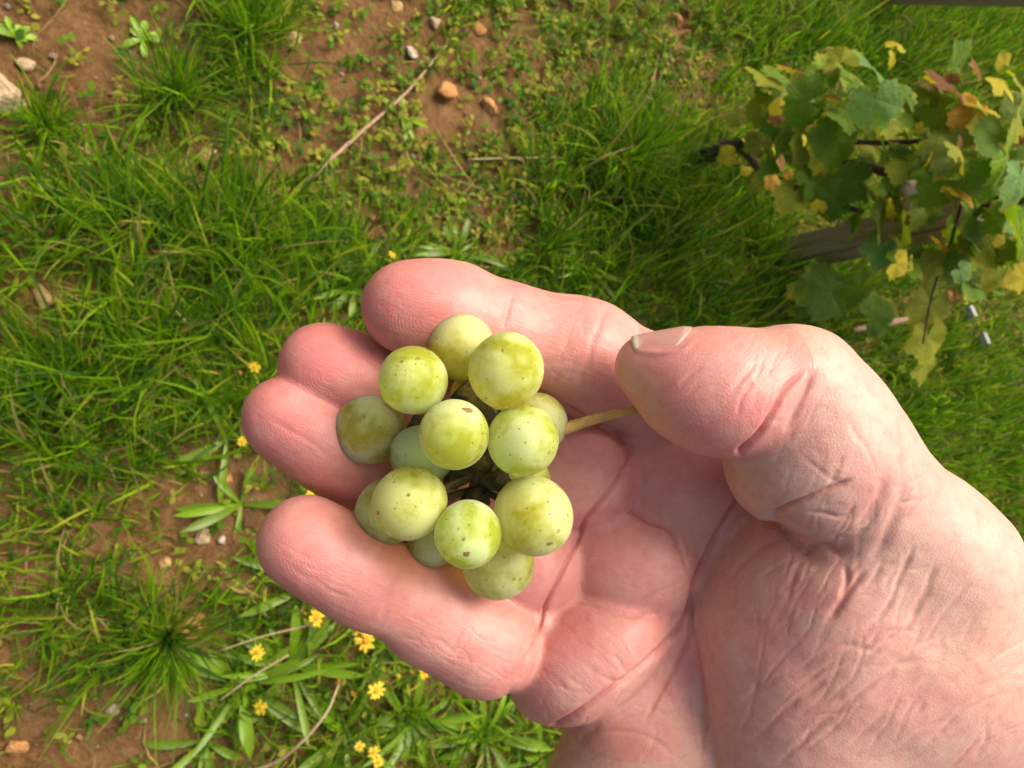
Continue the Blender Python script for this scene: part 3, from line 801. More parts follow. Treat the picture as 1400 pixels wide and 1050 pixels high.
def blades(base, length, width, azim, lean, curl, rgb, seg=4, bend=None):
    """ribbons that lean and droop; every argument is an array over the blades"""
    N = len(base); u = np.linspace(0, 1, seg + 1)
    el0 = lean; ang = el0[:, None] + curl[:, None] * u[None] ** 1.4            # angle from upright along the blade
    ds = length[:, None] / seg
    dr = np.sin(ang) * ds; dz = np.cos(ang) * ds
    rr = np.concatenate([np.zeros((N, 1)), np.cumsum(dr[:, :-1], 1)], 1); zz = np.concatenate([np.zeros((N, 1)), np.cumsum(dz[:, :-1], 1)], 1)
    tw = rng.normal(0, .35, N); az = azim[:, None] + tw[:, None] * u[None]
    cx = base[:, 0:1] + rr * np.cos(az); cy = base[:, 1:2] + rr * np.sin(az); cz = base[:, 2:3] + zz
    cz = np.maximum(cz, base[:, 2:3] + .002 + .012 * rng.random((N, 1)))
    wd = width[:, None] * np.array([.75, 1.0, .9, .62, .06] if seg == 4 else np.interp(u, [0, .3, .7, 1], [.7, 1, .8, .06]))[None] * .5
    roll = rng.normal(0, .5, N)[:, None]
    sx = -np.sin(az) * np.cos(roll); sy = np.cos(az) * np.cos(roll); sz = np.sin(roll) * np.ones_like(az)
    L = np.stack([cx - sx * wd, cy - sy * wd, cz - sz * wd], -1); R = np.stack([cx + sx * wd, cy + sy * wd, cz + sz * wd], -1)
    V = np.stack([L, R], 2).reshape(-1, 3)
    k = np.arange(N)[:, None] * (2 * (seg + 1)) + 2 * np.arange(seg)[None]
    Q = np.stack([k, k + 1, k + 3, k + 2], -1).reshape(-1, 4)
    C = np.repeat(rgb, 2 * (seg + 1), 0)
    return V, Q, C
def emit(name, parts, mat):
    o = 0; Vs, Qs, Cs = [], [], []
    for V, Q, C in parts:
        Vs.append(V); Qs.append(Q + o); Cs.append(C); o += len(V)
    me = mesh_np(name, np.concatenate(Vs), np.concatenate(Qs)); col_attr(me, 'tint', np.concatenate(Cs))
    return link(name, me, mat)
G0 = np.array([.072, .165, .004]); G1 = np.array([.215, .350, .008]); G2 = np.array([.040, .115, .006]); GY = np.array([.40, .40, .045]); GD = np.array([.36, .27, .11])
def greens(n, yellow=.10, dry=.03, bright=0.0):
    a = rng.random((n, 1)); c = G0 * (1 - a) + G1 * a
    d = rng.random(n); c[d < .25] = G2 + rng.random((int((d < .25).sum()), 1)) * .02
    c[d > 1 - yellow] = GY * rng.uniform(.6, 1.1, (int((d > 1 - yellow).sum()), 1))
    c[d > 1 - dry] = GD * rng.uniform(.6, 1.2, (int((d > 1 - dry).sum()), 1))
    return c * rng.uniform(.75, 1.3, (n, 1)) * 1.12 * (1 + bright)
TAN = (.60, .40, .18); ORG = (.58, .30, .11); RED = (.46, .17, .075); PAL = (.62, .48, .30); WHT = (.68, .60, .48); BRN = (.30, .155, .08)
STONES = [
    (6, 135, 37, PAL, 'large pitted pale tan stone cut by the photo edge near a dark grass tuft'),
    (605, 130, 19, ORG, 'rusty orange angular stone, biggest of the stones above the hand'),
    (666, 150, 14, ORG, 'small orange stone just right of the rusty angular one'),
    (656, 43, 13, ORG, 'tan orange stone in weeds high above the index finger'),
    (591, 35, 11, PAL, 'pale stone on soil near the top, left of the tan orange one'),
    (558, 78, 11, WHT, 'whitish stone by the far end of the pink twig'),
    (921, 33, 11, ORG, 'orange stone beside dry stalks at the top'),
    (262, 855, 26, ORG, 'large orange stone left of the yellow flowers'),
    (60, 408, 20, TAN, 'tan stone in a bare hollow of the left grass'),
    (20, 1022, 17, ORG, 'orange brown stone on bare soil in the bottom corner'),
    (279, 733, 14, PAL, 'pale tan stone on dark soil left of the little finger'),
    (303, 739, 8, WHT, 'white pebble touching the pale tan stone'),
    (285, 215, 20, TAN, 'flat tan stone half sunk in grass below the dark tufts'),
    (36, 92, 13, PAL, 'pale stone on bare soil above the large pitted one'),
    (400, 60, 15, TAN, 'dusty tan stone at the edge of the upper grass clump'),
    (171, 67, 6, PAL, 'tiny pale stone alone on the upper left soil'),
    (305, 624, 10, ORG, 'small orange stone under the ring fingertip'),
    (312, 655, 8, ORG, 'tiny orange stone on the dark soil patch'),
    (266, 924, 13, BRN, 'brown stone below the large orange stone'),
    (298, 915, 9, ORG, 'small rust stone touching the strap leaves'),
    (155, 968, 9, WHT, 'white sliver of stone in the lower left grass'),
    (703, 271, 8, PAL, 'pale pebble in thin turf right above the index finger'),
    (699, 310, 7, ORG, 'tiny orange pebble in thin turf just above the index finger'),
    (225, 770, 14, TAN, 'dull tan stone sunk in thin turf'),
    (294, 822, 8, RED, 'small red stone above the large orange stone'),
    (508, 300, 10, ORG, 'orange stone in short turf above the index fingertip'),
    (540, 12, 12, TAN, 'crumbly tan stone at the very top edge'),
    (1287, 405, 9, ORG, 'orange stone under the vine near the grey clips'),
    (50, 960, 15, BRN, 'brown clod in the lower left grass'),
]
CLEAR = np.array([(a, b, r) for a, b, r, *_ in STONES if r > 8], float)
def scatter(n, dens, box):
    x = rng.uniform(box[0], box[1], n); y = rng.uniform(box[2], box[3], n)
    px, py, d = w2px(np.stack([x, y, np.zeros(n)], 1))
    ok = rng.random(n) < dens(px, py)
    for a, b, r in CLEAR: ok &= ((px - a) / (r * 1.5)) ** 2 + ((py - b - r * .9) / (r * 2.3)) ** 2 > 1   # stones lie in small bare spots
    return x[ok], y[ok], px[ok], py[ok]
BOX = (-.55, 2.9, -1.0, 1.6)
# long meadow grass growing in clumps
cx_, cy_, cpx, cpy = scatter(12500, lambda a, b: np.clip(grassy(a, b), 0, 1) ** 1.3, BOX)
per = rng.integers(5, 13, len(cx_)); ci = np.repeat(np.arange(len(cx_)), per); n = len(ci)
sp = rng.normal(0, .011, (n, 2))
bx = cx_[ci] + sp[:, 0]; by = cy_[ci] + sp[:, 1]
lush = np.clip(grassy(cpx, cpy), .2, 1.2)[ci]
ca = rng.normal(math.radians(100), .8, len(cx_))[ci]
far_ = np.where((cpx > 850) & (cpy < 120) | (cpx > 1150), .75, 1.0)[ci]
ln = rng.gamma(6, .0136, n) * lush * far_ + .015
B = blades(np.stack([bx, by, ground_h(bx, by) - .003], 1), ln, rng.uniform(.0018, .0056, n), ca + rng.normal(0, .75, n),
           np.abs(rng.normal(.25, .30, n)), rng.gamma(3, .36, n), greens(n, .12, .05))
long_grass = emit('grass', [B], GRASS); tag(long_grass, kind='stuff')
# short turf and moss between
x, y, px, py = scatter(120000, lambda a, b: np.clip(grassy(a, b) * .85, .03, .95), BOX); n = len(x)
B = blades(np.stack([x, y, ground_h(x, y) - .002], 1), rng.gamma(5, .0075, n) + .006, rng.uniform(.0016, .0040, n), rng.uniform(0, 2 * math.pi, n),
           np.abs(rng.normal(.5, .4, n)), rng.gamma(2.5, .4, n), greens(n, .16, .06), seg=3)
turf = emit('short_grass', [B], GRASS); tag(turf, kind='stuff')
# little round-leaved herbs where the turf is thin
def disc_leaves(n, dens, box, r0, r1, h1, cols, name, clump=6):
    x, y, px, py = scatter(n, dens, box); k = rng.integers(3, clump + 1, len(x)); i = np.repeat(np.arange(len(x)), k); n = len(i)
    a = rng.uniform(0, 2 * math.pi, n); rr = rng.uniform(.3, 1.0, n) * np.repeat(rng.uniform(.008, .020, len(x)), k)
    c = np.stack([x[i] + rr * np.cos(a), y[i] + rr * np.sin(a), np.zeros(n)], 1); c[:, 2] = ground_h(c[:, 0], c[:, 1]) + rng.uniform(.003, h1, n)
    L = rng.uniform(r0, r1, n); W = L * rng.uniform(.45, .7, n); tilt = rng.normal(-.15, .4, n); roll = rng.normal(0, .35, n)
    pr = np.array([(-1, 0, 0), (-.5, .8, -.04), (.2, 1, -.06), (1, 0, -.2), (.2, -1, -.06), (-.5, -.8, -.04)])
    lx = pr[None, :, 0] * L[:, None]; ly = pr[None, :, 1] * W[:, None]; lz = pr[None, :, 2] * L[:, None] + lx * np.sin(tilt)[:, None] + ly * np.sin(roll)[:, None]
    co_, si_ = np.cos(a)[:, None], np.sin(a)[:, None]
    V = np.stack([c[:, 0:1] + lx * co_ - ly * si_, c[:, 1:2] + lx * si_ + ly * co_, c[:, 2:3] + lz], -1).reshape(-1, 3)
    b = np.arange(n)[:, None] * 6
    Q = np.concatenate([b + np.array([0, 1, 2, 5])[None] * 0 + np.array([[0, 5, 4, 1]]), b + np.array([[1, 4, 3, 2]])])
    col = cols[rng.integers(0, len(cols), len(x))][i] * rng.uniform(.7, 1.25, (n, 1))
    return tag(emit(name, [(V, Q, np.repeat(col, 6, 0))], GRASS), kind='stuff')
HERB = np.array([[.11, .22, .015], [.18, .28, .02], [.28, .32, .03], [.08, .17, .02], [.36, .33, .05]])
disc_leaves(26000, lambda a, b: np.clip(.10 + field([(760, 30, 170, 60, .9), (640, 80, 140, 110, .8), (520, 200, 170, 130, .9), (840, 110, 110, 110, .7), (700, 230, 150, 110, .8), (120, 100, 200, 110, .22),
     (230, 880, 90, 80, .6), (1280, 420, 140, 90, .7), (1000, 60, 100, 80, .6), (330, 160, 100, 60, .3), (560, 900, 160, 90, .4), (60, 980, 100, 60, .3), (1000, 330, 130, 80, .4)], a, b), 0, .9), BOX, .0035, .0085, .03, HERB, 'ground_cover')
# dry straw and rootlets lying on the soil
x, y, px, py = scatter(5200, lambda a, b: np.full(len(a), .55), BOX); n = len(x)
B = blades(np.stack([x, y, ground_h(x, y) + .004], 1), rng.gamma(4, .018, n), rng.uniform(.0009, .0024, n), rng.uniform(0, 2 * math.pi, n),
           rng.normal(1.40, .12, n), rng.normal(.1, .2, n), GD * rng.uniform(.35, 1.25, (n, 1)) * np.array([1, .92, .8]))
tag(emit('dry_grass', [B], DRY), kind='stuff')
# crumbs of soil and small pebbles
def rock_mesh(name, seed, sub=2, rough=.22):
    bm = bmesh.new(); bmesh.ops.create_icosphere(bm, subdivisions=sub, radius=1.0)
    V = np.array([v.co[:] for v in bm.verts]); Fc = [[v.index for v in f.verts] for f in bm.faces]; bm.free()
    q = np.random.default_rng(seed)
    for _ in range(10):                                            # chip flat faces
        nrm = q.normal(size=3); nrm /= np.linalg.norm(nrm); c = q.uniform(.50, .80)
        e = np.maximum(V @ nrm - c, 0); V -= np.outer(e, nrm)
    V *= (1 + rough * .5 * vnoise(V, 1.7, seed)[:, None] + rough * .25 * vnoise(V, 4.1, seed + 1)[:, None])
    return V * np.array([1, q.uniform(.7, .95), q.uniform(.55, .8)]), Fc
RV, RF = rock_mesh('r', 5, 1)
x, y, px, py = scatter(11000, lambda a, b: np.clip(1.0 - grassy(a, b) * .75, .05, .9), BOX); n = len(x)
r = rng.gamma(1.5, .0020, n) + .0010
al = rng.uniform(0, 2 * math.pi, n); co_, si_ = np.cos(al)[:, None], np.sin(al)[:, None]
lx, ly, lz = [RV[None, :, k] * r[:, None] for k in range(3)]
V = np.stack([x[:, None] + lx * co_ - ly * si_, y[:, None] + lx * si_ + ly * co_, (ground_h(x, y) + r * .3)[:, None] + lz], -1).reshape(-1, 3)
T = (np.arange(n)[:, None, None] * len(RV) + np.array(RF)[None]).reshape(-1, 3)
pc = np.array([[.40, .24, .11], [.30, .16, .075], [.46, .36, .22], [.20, .10, .05], [.52, .44, .32], [.17, .09, .045]])[rng.integers(0, 6, n)]
me = mesh_np('pebbles', V, None, T, smooth=False); col_attr(me, 'tint', np.repeat(pc, len(RV), 0))
t = NT('pebble'); co = t.coord(); nn = t.noise(co, 500, 4, .6).outputs[0]
ca = t.n('ShaderNodeAttribute', attribute_name='tint').outputs['Color']
p = t.n('ShaderNodeBsdfPrincipled', {'Base Color': t.mix(nn, t.mix(1.0, ca, (.5, .45, .4), 'MULTIPLY'), ca), 'Roughness': .85, 'Normal': t.bump(nn, .6, .002)})
tag(link('pebbles', me, t.done(p.outputs[0])), kind='stuff')

# ---- stones one can point at
t = NT('stone'); co = t.coord(); oi = t.n('ShaderNodeObjectInfo')
off = t.n('ShaderNodeVectorMath', {0: co, 1: t.n('ShaderNodeCombineXYZ', {0: oi.outputs['Random'], 1: oi.outputs['Random']}).outputs[0]}, operation='ADD').outputs[0]
n1 = t.noise(off, 70, 5, .65).outputs[0]; n2 = t.noise(off, 320, 5, .7).outputs[0]; vo = t.n('ShaderNodeTexVoronoi', {'Vector': off, 'Scale': 210}).outputs['Distance']
c = t.mix(t.ramp(n1, [(.35, 0), (.65, 1)]), t.mix(1.0, oi.outputs['Color'], (.60, .50, .42), 'MULTIPLY'), oi.outputs['Color'])
c = t.mix(t.math('MULTIPLY', t.ramp(n2, [(.55, 0), (.72, 1)]), .6), c, (.16, .085, .04))
p = t.n('ShaderNodeBsdfPrincipled', {'Base Color': c, 'Roughness': .88, 'Specular IOR Level': .3, 'Normal': t.bump(t.math('ADD', n2, vo), .8, .003)})
STONE = t.done(p.outputs[0])
for i, (px, py, r, c, lab) in enumerate(STONES):
    V, Fc = rock_mesh('stone', 40 + i, 3, .20); s = px_size(px, py, 0, r)
    o = link('stone', mesh_np('stone', V * s * np.array([1, 1, .9]), None, Fc), STONE)
    o.location = at_g(px, py, s * .30); o.rotation_euler = (0, 0, rng.uniform(0, 6.28)); o.color = (*c, 1)
    tag(o, lab, 'stone', 'stones on the soil')

# ---- tufts one can point at
def tuft(px, py, n, ln, spread, label, yellow=.06, w=(.0016, .0036), lean0=.55):
    c = at_g(px, py); a = rng.uniform(0, 2 * math.pi, n); r = np.abs(rng.normal(0, spread, n))
    b = np.stack([r * np.cos(a), r * np.sin(a), np.zeros(n)], 1); b[:, 2] = ground_h(b[:, 0] + c[0], b[:, 1] + c[1]) - c[2] - .002
    V, Q, C = blades(b, rng.gamma(14, ln / 14, n), rng.uniform(*w, n), a + rng.normal(0, .5, n), np.abs(rng.normal(lean0, .3, n)) * np.clip(r / spread, .3, 1.3), rng.gamma(3, .25, n), greens(n, yellow, .03))
    o = emit('grass_tuft', [(V, Q, C)], GRASS); o.location = c
    tag(o, label, 'grass tuft', 'grass tufts'); return o
tuft(228, 868, 330, .115, .020, 'big star-shaped grass tuft left of the large orange stone')
tuft(64, 178, 200, .062, .020, 'dark grass tuft beside the large pitted stone')
tuft(240, 142, 260, .090, .022, 'dark round grass tuft on soil under the upper grass clump')
tuft(845, 225, 420, .130, .024, 'broad spiky grass tuft between hand and vine trunk', .14)
tuft(1010, 215, 130, .10, .018, 'yellowing grass tuft at the foot of the vine trunk', .4)
tuft(340, 60, 220, .110, .030, 'tall bright grass clump at the top on the soil')
tuft(175, 300, 150, .130, .050, 'long leaning grass tuft in the left meadow', .14)
tuft(330, 345, 160, .120, .050, 'dense dark grass tuft above the middle fingertip')
tuft(90, 520, 150, .125, .050, 'long grass tuft beside the curled brown leaf')
tuft(250, 470, 150, .115, .050, 'deep green grass tuft left of the middle fingertip')
tuft(740, 345, 150, .085, .020, 'light green grass tuft right above the index finger')

# ---- strap-leaved weeds
STRAP = leaf_mat('strap_leaf', .38, .30, .45, 45)
def strap_leaf(L, W, lift, droop, rgb, name='leaf', parent=None, az=0.0):
    S = 7; V = []; u = np.linspace(0, 1, S)
    ang = lift - droop * u; x = np.concatenate([[0], np.cumsum(np.cos(ang) * L / (S - 1))[:-1]]); z = np.concatenate([[0], np.cumsum(np.sin(ang) * L / (S - 1))[:-1]])
    w = W * .5 * np.interp(u, [0, .15, .45, .75, .92, 1], [.25, .45, .9, 1, .6, .05])
    for k in range(S): V += [(x[k], -w[k], z[k] + w[k] * .35), (x[k], 0, z[k]), (x[k], w[k], z[k] + w[k] * .35)]
    V = np.array(V); co_, si_ = math.cos(az), math.sin(az)
    V = np.stack([V[:, 0] * co_ - V[:, 1] * si_, V[:, 0] * si_ + V[:, 1] * co_, V[:, 2]], 1)
    Q = [(3 * k + j, 3 * k + j + 1, 3 * k + 4 + j, 3 * k + 3 + j) for k in range(S - 1) for j in (0, 1)]
    me = mesh_np(name, V, Q); col_attr(me, 'tint', np.repeat([rgb], len(V), 0))
    return link(name, me, STRAP, parent)
def rosette(px, py, n, L, W, label, seed, tone=1.0, up=.55):
    n = int(n * 1.5); W *= .66
    q = np.random.default_rng(seed); r = empty('strap_weed', at_g(px, py, .004)); tag(r, label, 'weed', 'strap leaved weeds')
    for k in range(n):
        c = (G1 * q.uniform(.5, 1.0) * np.array([1.0, 1.05, 1]) + np.array([.01, .015, .004])) * tone
        strap_leaf(L * q.uniform(.55, 1.15), W * q.uniform(.7, 1.2), q.uniform(.15, up + .25), q.uniform(.3, 1.3), c, 'leaf', r, q.uniform(0, 6.28))
for i, a in enumerate([
    (430, 790, 14, .130, .020, 'strap leaved weed half hidden under the little finger'), (330, 690, 5, .120, .020, 'strap leaved weed in front of the ring fingertip'),
    (395, 905, 16, .120, .020, 'leafy weed among the left yellow flowers'), (330, 930, 13, .130, .021, 'strap leaved weed right of the large orange stone'),
    (470, 1000, 15, .125, .019, 'leafy weed at the bottom by the dry arching stem'), (560, 985, 16, .115, .018, 'leafy weed below the little finger among flowers'),
    (660, 1000, 16, .130, .020, 'bright leafy weed against the lower edge of the palm'), (280, 1010, 9, .11, .018, 'leafy weed on the bottom edge left of the arching stem'),
    (620, 350, 14, .105, .018, 'bright broad leaved weed right behind the index fingertip'), (800, 370, 14, .10, .016, 'broad leaved weed behind the index finger middle joint'),
    (480, 395, 12, .09, .017, 'small leafy weed left of the index fingertip'), (310, 600, 8, .11, .017, 'weed with two long pale leaves by the ring fingertip'),
    (960, 385, 13, .09, .014, 'leafy weed behind the thumb tip'), (545, 165, 5, .05, .014, 'yellowish weed along the pink twig'), (25, 60, 8, .03, .014, 'small bright seedling on bare soil near the photo corner'),
    (195, 60, 8, .035, .015, 'small seedling between bare soil and upper grass clump'), (520, 850, 10, .10, .016, 'weed just under the little finger'), (740, 1035, 12, .12, .018, 'weed under the heel of the palm')]):
    rosette(*a, 200 + i, 1.0 if i not in (13, 14, 15) else 1.35)
# ---- yellow flowers
t = NT('petal'); oi = t.n('ShaderNodeObjectInfo')
p = t.n('ShaderNodeBsdfPrincipled', {'Base Color': oi.outputs['Color'], 'Roughness': .5})
tr = t.n('ShaderNodeBsdfTranslucent', {'Color': oi.outputs['Color']})
PETAL = t.done(t.n('ShaderNodeMixShader', {0: .3, 1: p.outputs[0], 2: tr.outputs[0]}).outputs[0])
GSTEM = stem_mat('green_stem', (.10, .13, .03), (.20, .18, .06), 200, .6)
DSTEM = stem_mat('dry_stalk', (.30, .22, .10), (.46, .37, .20), 200, .7)
BARK = stem_mat('bark', (.030, .020, .014), (.110, .075, .050), 60, .9)
CANE = stem_mat('cane_bark', (.060, .030, .016), (.14, .070, .040), 120, .7)
TWIG = stem_mat('twig_bark', (.30, .17, .10), (.46, .31, .19), 160, .7)
def flower(px, py, r_px, h, label, col, bud=False, seed=0):
    q = np.random.default_rng(seed); top = at_h(px, py, h); foot = top + np.array([q.normal(0, .02), q.normal(0, .02), 0]); foot[2] = ground_h(foot[:1], foot[1:2])[0]
    r = empty('yellow_flower', foot); tag(r, label, 'flower', 'yellow flowers in the weeds'); s = px_size(px, py, h, r_px)
    d = top - foot; mid = d * .5 + np.array([q.normal(0, .006), q.normal(0, .006), 0])
    V, Q, T = tube(spline([np.zeros(3), mid, d - np.array([0, 0, .002])], 8), [.0011, .0009], 6); link('stem', mesh_np('stem', V, Q, T), GSTEM, r)
    tilt = Matrix.Rotation(q.normal(0, .3), 3, 'X') @ Matrix.Rotation(q.normal(0, .3), 3, 'Y')
    n = 5 if bud else 11
    Vp, Qp = [], []
    for k in range(n):
        a = 2 * math.pi * k / n + q.normal(0, .12); L = s * q.uniform(.8, 1.1); w = s * (.30 if not bud else .25); up = q.uniform(.0, .35) if not bud else 1.1
        for (u, hw) in ((.12, .3), (.5, 1), (.85, .9), (1.0, .45)):
            x = L * u * math.cos(up); z = L * u * math.sin(up) - .12 * L * u * u
            for sg in (-1, 1):
                Vp.append((x * math.cos(a) - sg * hw * w * .5 * math.sin(a), x * math.sin(a) + sg * hw * w * .5 * math.cos(a), z + .05 * s * (k % 2)))
        b = len(Vp) - 8; Qp += [(b + 2 * i, b + 2 * i + 1, b + 2 * i + 3, b + 2 * i + 2) for i in range(3)]
    Vp = np.array(Vp) @ np.array(tilt).T + d
    o = link('petals', mesh_np('petals', Vp, Qp), PETAL, r); o.color = (*col, 1)
    bm = bmesh.new(); bmesh.ops.create_uvsphere(bm, u_segments=10, v_segments=6, radius=s * .32)
    Vc = np.array([v.co[:] for v in bm.verts]) * np.array([1, 1, .6]); Fc = [[v.index for v in f.verts] for f in bm.faces]; bm.free()
    Qc = [f for f in Fc if len(f) == 4]; Tc = [f for f in Fc if len(f) == 3]
    Vc = (Vc + np.array([0, 0, s * .10])) @ np.array(tilt).T + d
    o = link('disc', mesh_np('disc', Vc, Qc, Tc), PETAL, r); o.color = (col[0] * .85, col[1] * .62, .01, 1)
YEL = (.80, .50, .012); YEL2 = (.80, .60, .03); OR = (.62, .28, .03)
for i, f in enumerate([
    (352, 892, 11, .05, 'yellow flower on the left, between the large orange stone and the weeds', YEL2, 0), (357, 967, 11, .05, 'yellow flower directly left of the arching dry stem', YEL2, 0),
    (432, 845, 14, .09, 'golden flower touching the lower edge of the little finger', YEL, 0), (415, 838, 6, .08, 'tiny orange bud beside the golden flower at the little finger', OR, 1),
    (500, 876, 15, .09, 'double golden flower close under the little finger', YEL, 0), (489, 864, 9, .09, 'half open flower leaning on the double golden one', YEL, 1),
    (463, 930, 9, .07, 'orange bud at the tip of the arching dry stem', OR, 1), (484, 948, 8, .06, 'orange bud left of the brightest open flower', OR, 1),
    (514, 944, 14, .08, 'bright open flower midway under the little finger', YEL2, 0), (545, 926, 7, .07, 'small yellow bud right of the bright open flower', YEL2, 1),
    (580, 919, 10, .08, 'yellow flower rightmost under the little finger', YEL, 0), (563, 917, 6, .07, 'brownish bud touching the rightmost flower', OR, 1),
    (492, 1020, 8, .06, 'upper flower of a row of three at the bottom', YEL2, 0), (511, 1029, 9, .06, 'middle flower of a row of three at the bottom', YEL2, 0),
    (517, 1042, 9, .06, 'lowest flower of a row of three at the bottom', YEL2, 0), (348, 501, 9, .06, 'yellow flower left of the gap between middle and ring finger', YEL2, 0),
    (331, 603, 8, .06, 'yellow flower touching the ring fingertip', YEL2, 0), (424, 676, 8, .06, 'yellow flower in the gap between ring and little finger', YEL2, 0),
    (328, 508, 6, .05, 'small orange bud next to the flower by the middle finger', OR, 1), (536, 348, 7, .05, 'yellow flower just above the index fingertip', YEL2, 0)]):
    flower(f[0], f[1], f[2], f[3] + .055, f[4], f[5], bool(f[6]), 300 + i)

def lying(name, pts, hs, rad, mat, label, cat, n=24, wob=.08, seed=1, group=None):
    P = spline([at_h(px, py, h) for (px, py), h in zip(pts, hs)], n); b = P[0].copy()
    V, Q, T = tube(P - b, rad, 8, wob=wob, seed=seed)
    o = link(name, mesh_np(name, V, Q, T), mat); o.location = b; return tag(o, label, cat, group)
lying('dry_stem', [(463, 936), (446, 975), (412, 1015), (375, 1043), (320, 1062)], [.15, .17, .16, .13, .09], [.0016, .0022, .0028], DSTEM, 'pale arching dry stem at the bottom among yellow flowers', 'stem', 30, .03)
lying('dry_stem', [(300, 890), (360, 870), (430, 853)], [.09, .11, .13], [.0010, .0016], DSTEM, 'thin dry stem reaching from weeds to the golden flower', 'stem', 16, .03)
lying('dry_stem', [(300, 958), (345, 925), (395, 895)], [.09, .10, .11], [.0010, .0016], DSTEM, 'thin dry stem crossing the strap leaves left of the flowers', 'stem', 16, .03)
lying('twig', [(420, 250), (458, 213), (490, 184), (520, 158), (560, 122), (610, 62)], [.02, .025, .03, .03, .03, .02], [.0030, .0036, .0030, .0018], TWIG, 'pinkish brown twig lying across thin turf above the hand', 'twig', 30, .12)
lying('twig', [(900, 75), (893, 110), (884, 150)], [.03, .03, .02], [.0016, .0020, .0012], DSTEM, 'short pale dry stalk beside the orange stone at the top', 'twig', 12)
lying('twig', [(912, 60), (925, 115), (952, 165)], [.03, .04, .02], [.0022, .0024, .0016], CANE, 'reddish brown dead stalk above the vine trunk', 'twig', 12)
lying('twig', [(880, 130), (915, 150), (960, 175)], [.03, .04, .03], [.0018, .0022, .0014], DSTEM, 'greyish twig crossing above the vine trunk', 'twig', 12)
lying('twig', [(640, 218), (705, 216), (780, 215)], [.03, .035, .03], [.0016, .0018, .0012], DSTEM, 'straight straw lying level in the thin turf', 'twig', 12)
lying('twig', [(1165, 452), (1210, 442), (1262, 432)], [.05, .07, .08], [.006, .008, .006], TWIG, 'thick broken stick leading to the grey clips under the vine', 'stick', 14, .15)

# ================================================================== VINE
def leaf_shape(seed):
    q = np.random.default_rng(seed); pts = []
    lob = [(-158, .50), (-128, .80), (-98, .74), (-62, 1.0), (-36, .84), (0, 1.12), (36, .84), (62, 1.0), (98, .74), (128, .80), (158, .50)]
    A = np.radians([a for a, _ in lob]); Rr = np.array([r for _, r in lob]) * q.uniform(.92, 1.08, len(lob))
    th = np.radians(np.linspace(-158, 158, 36)); rr = np.interp(th, A, Rr) * np.where(np.arange(36) % 2, .93, 1.05)
    out = np.stack([rr * np.cos(th), rr * np.sin(th)], 1); mid = out * .55
    V = np.concatenate([[[0, 0]], mid, out]); n = 36
    r = np.linalg.norm(V, axis=1); ang = np.arctan2(V[:, 1], V[:, 0])
    vein = np.min(np.abs(np.angle(np.exp(1j * (ang[:, None] - np.radians([0, 62, -62, 128, -128])[None])))), 1)
    z = -.22 * r ** 2 * q.uniform(.2, 1.6) + .10 * r * np.clip(vein / .5, 0, 1) + .10 * np.sin(3 * ang + q.uniform(0, 6)) * r ** 2
    V3 = np.column_stack([V, z]) * .5
    T = [(0, 1 + i, 2 + i) for i in range(n - 1)]
    Q = [(1 + i, 1 + n + i, 2 + n + i, 2 + i) for i in range(n - 1)]
    return V3, Q, T
LEAF_ME = []
t = NT('vine_leaf'); co = t.coord(); oi = t.n('ShaderNodeObjectInfo')
sx = t.n('ShaderNodeSeparateXYZ', {0: co})
angn = t.math('ARCTAN2', sx.outputs[1], sx.outputs[0]); rad_ = t.n('ShaderNodeVectorMath', {0: co}, operation='LENGTH').outputs[1]
vv = None
for a in (0, 62, -62, 128, -128):
    ca_, sa_ = math.cos(math.radians(a)), math.sin(math.radians(a))
    perp = t.math('ABSOLUTE', t.math('SUBTRACT', t.math('MULTIPLY', sx.outputs[1], ca_), t.math('MULTIPLY', sx.outputs[0], sa_)))
    along = t.math('GREATER_THAN', t.math('ADD', t.math('MULTIPLY', sx.outputs[0], ca_), t.math('MULTIPLY', sx.outputs[1], sa_)), 0.0)
    d = t.math('ADD', perp, t.math('MULTIPLY', t.math('SUBTRACT', 1.0, along), 9.0))
    vv = d if vv is None else t.math('MINIMUM', vv, d)
vm = t.ramp(t.math('MULTIPLY', vv, 10.0), [(.04, 1), (.14, 0)])
off = t.n('ShaderNodeVectorMath', {0: co, 1: t.n('ShaderNodeCombineXYZ', {0: oi.outputs['Random'], 1: oi.outputs['Random'], 2: t.math('MULTIPLY', oi.outputs['Random'], 9.0)}).outputs[0]}, operation='ADD').outputs[0]
n1 = t.noise(off, 4, 4, .6).outputs[0]; n2 = t.noise(off, 16, 4, .6).outputs[0]
base = oi.outputs['Color']
c = t.mix(n2, t.mix(1.0, base, (.60, .65, .7), 'MULTIPLY'), t.mix(1.0, base, (1.6, 1.45, 1.0), 'MULTIPLY'))
edge = t.ramp(t.math('ADD', rad_, t.math('MULTIPLY', t.math('SUBTRACT', n1, .5), .75)), [(.40, 0), (.56, 1)])
c = t.mix(t.math('MULTIPLY', edge, .8), c, (.42, .36, .020))
rim = t.ramp(t.math('ADD', rad_, t.math('MULTIPLY', t.math('SUBTRACT', n2, .5), .5)), [(.58, 0), (.66, 1)])
c = t.mix(t.math('MULTIPLY', rim, .8), c, (.13, .055, .02))
c = t.mix(t.math('MULTIPLY', vm, .30), c, (.26, .30, .06))
nb = t.bump(t.math('SUBTRACT', n2, vm), .35, .015)
p = t.n('ShaderNodeBsdfPrincipled', {'Base Color': c, 'Roughness': .58, 'Specular IOR Level': .22, 'Normal': nb})
tr = t.n('ShaderNodeBsdfTranslucent', {'Color': t.mix(1.0, c, (1.4, 1.5, .6), 'MULTIPLY')})
VLEAF = t.done(t.n('ShaderNodeMixShader', {0: .38, 1: p.outputs[0], 2: tr.outputs[0]}).outputs[0])
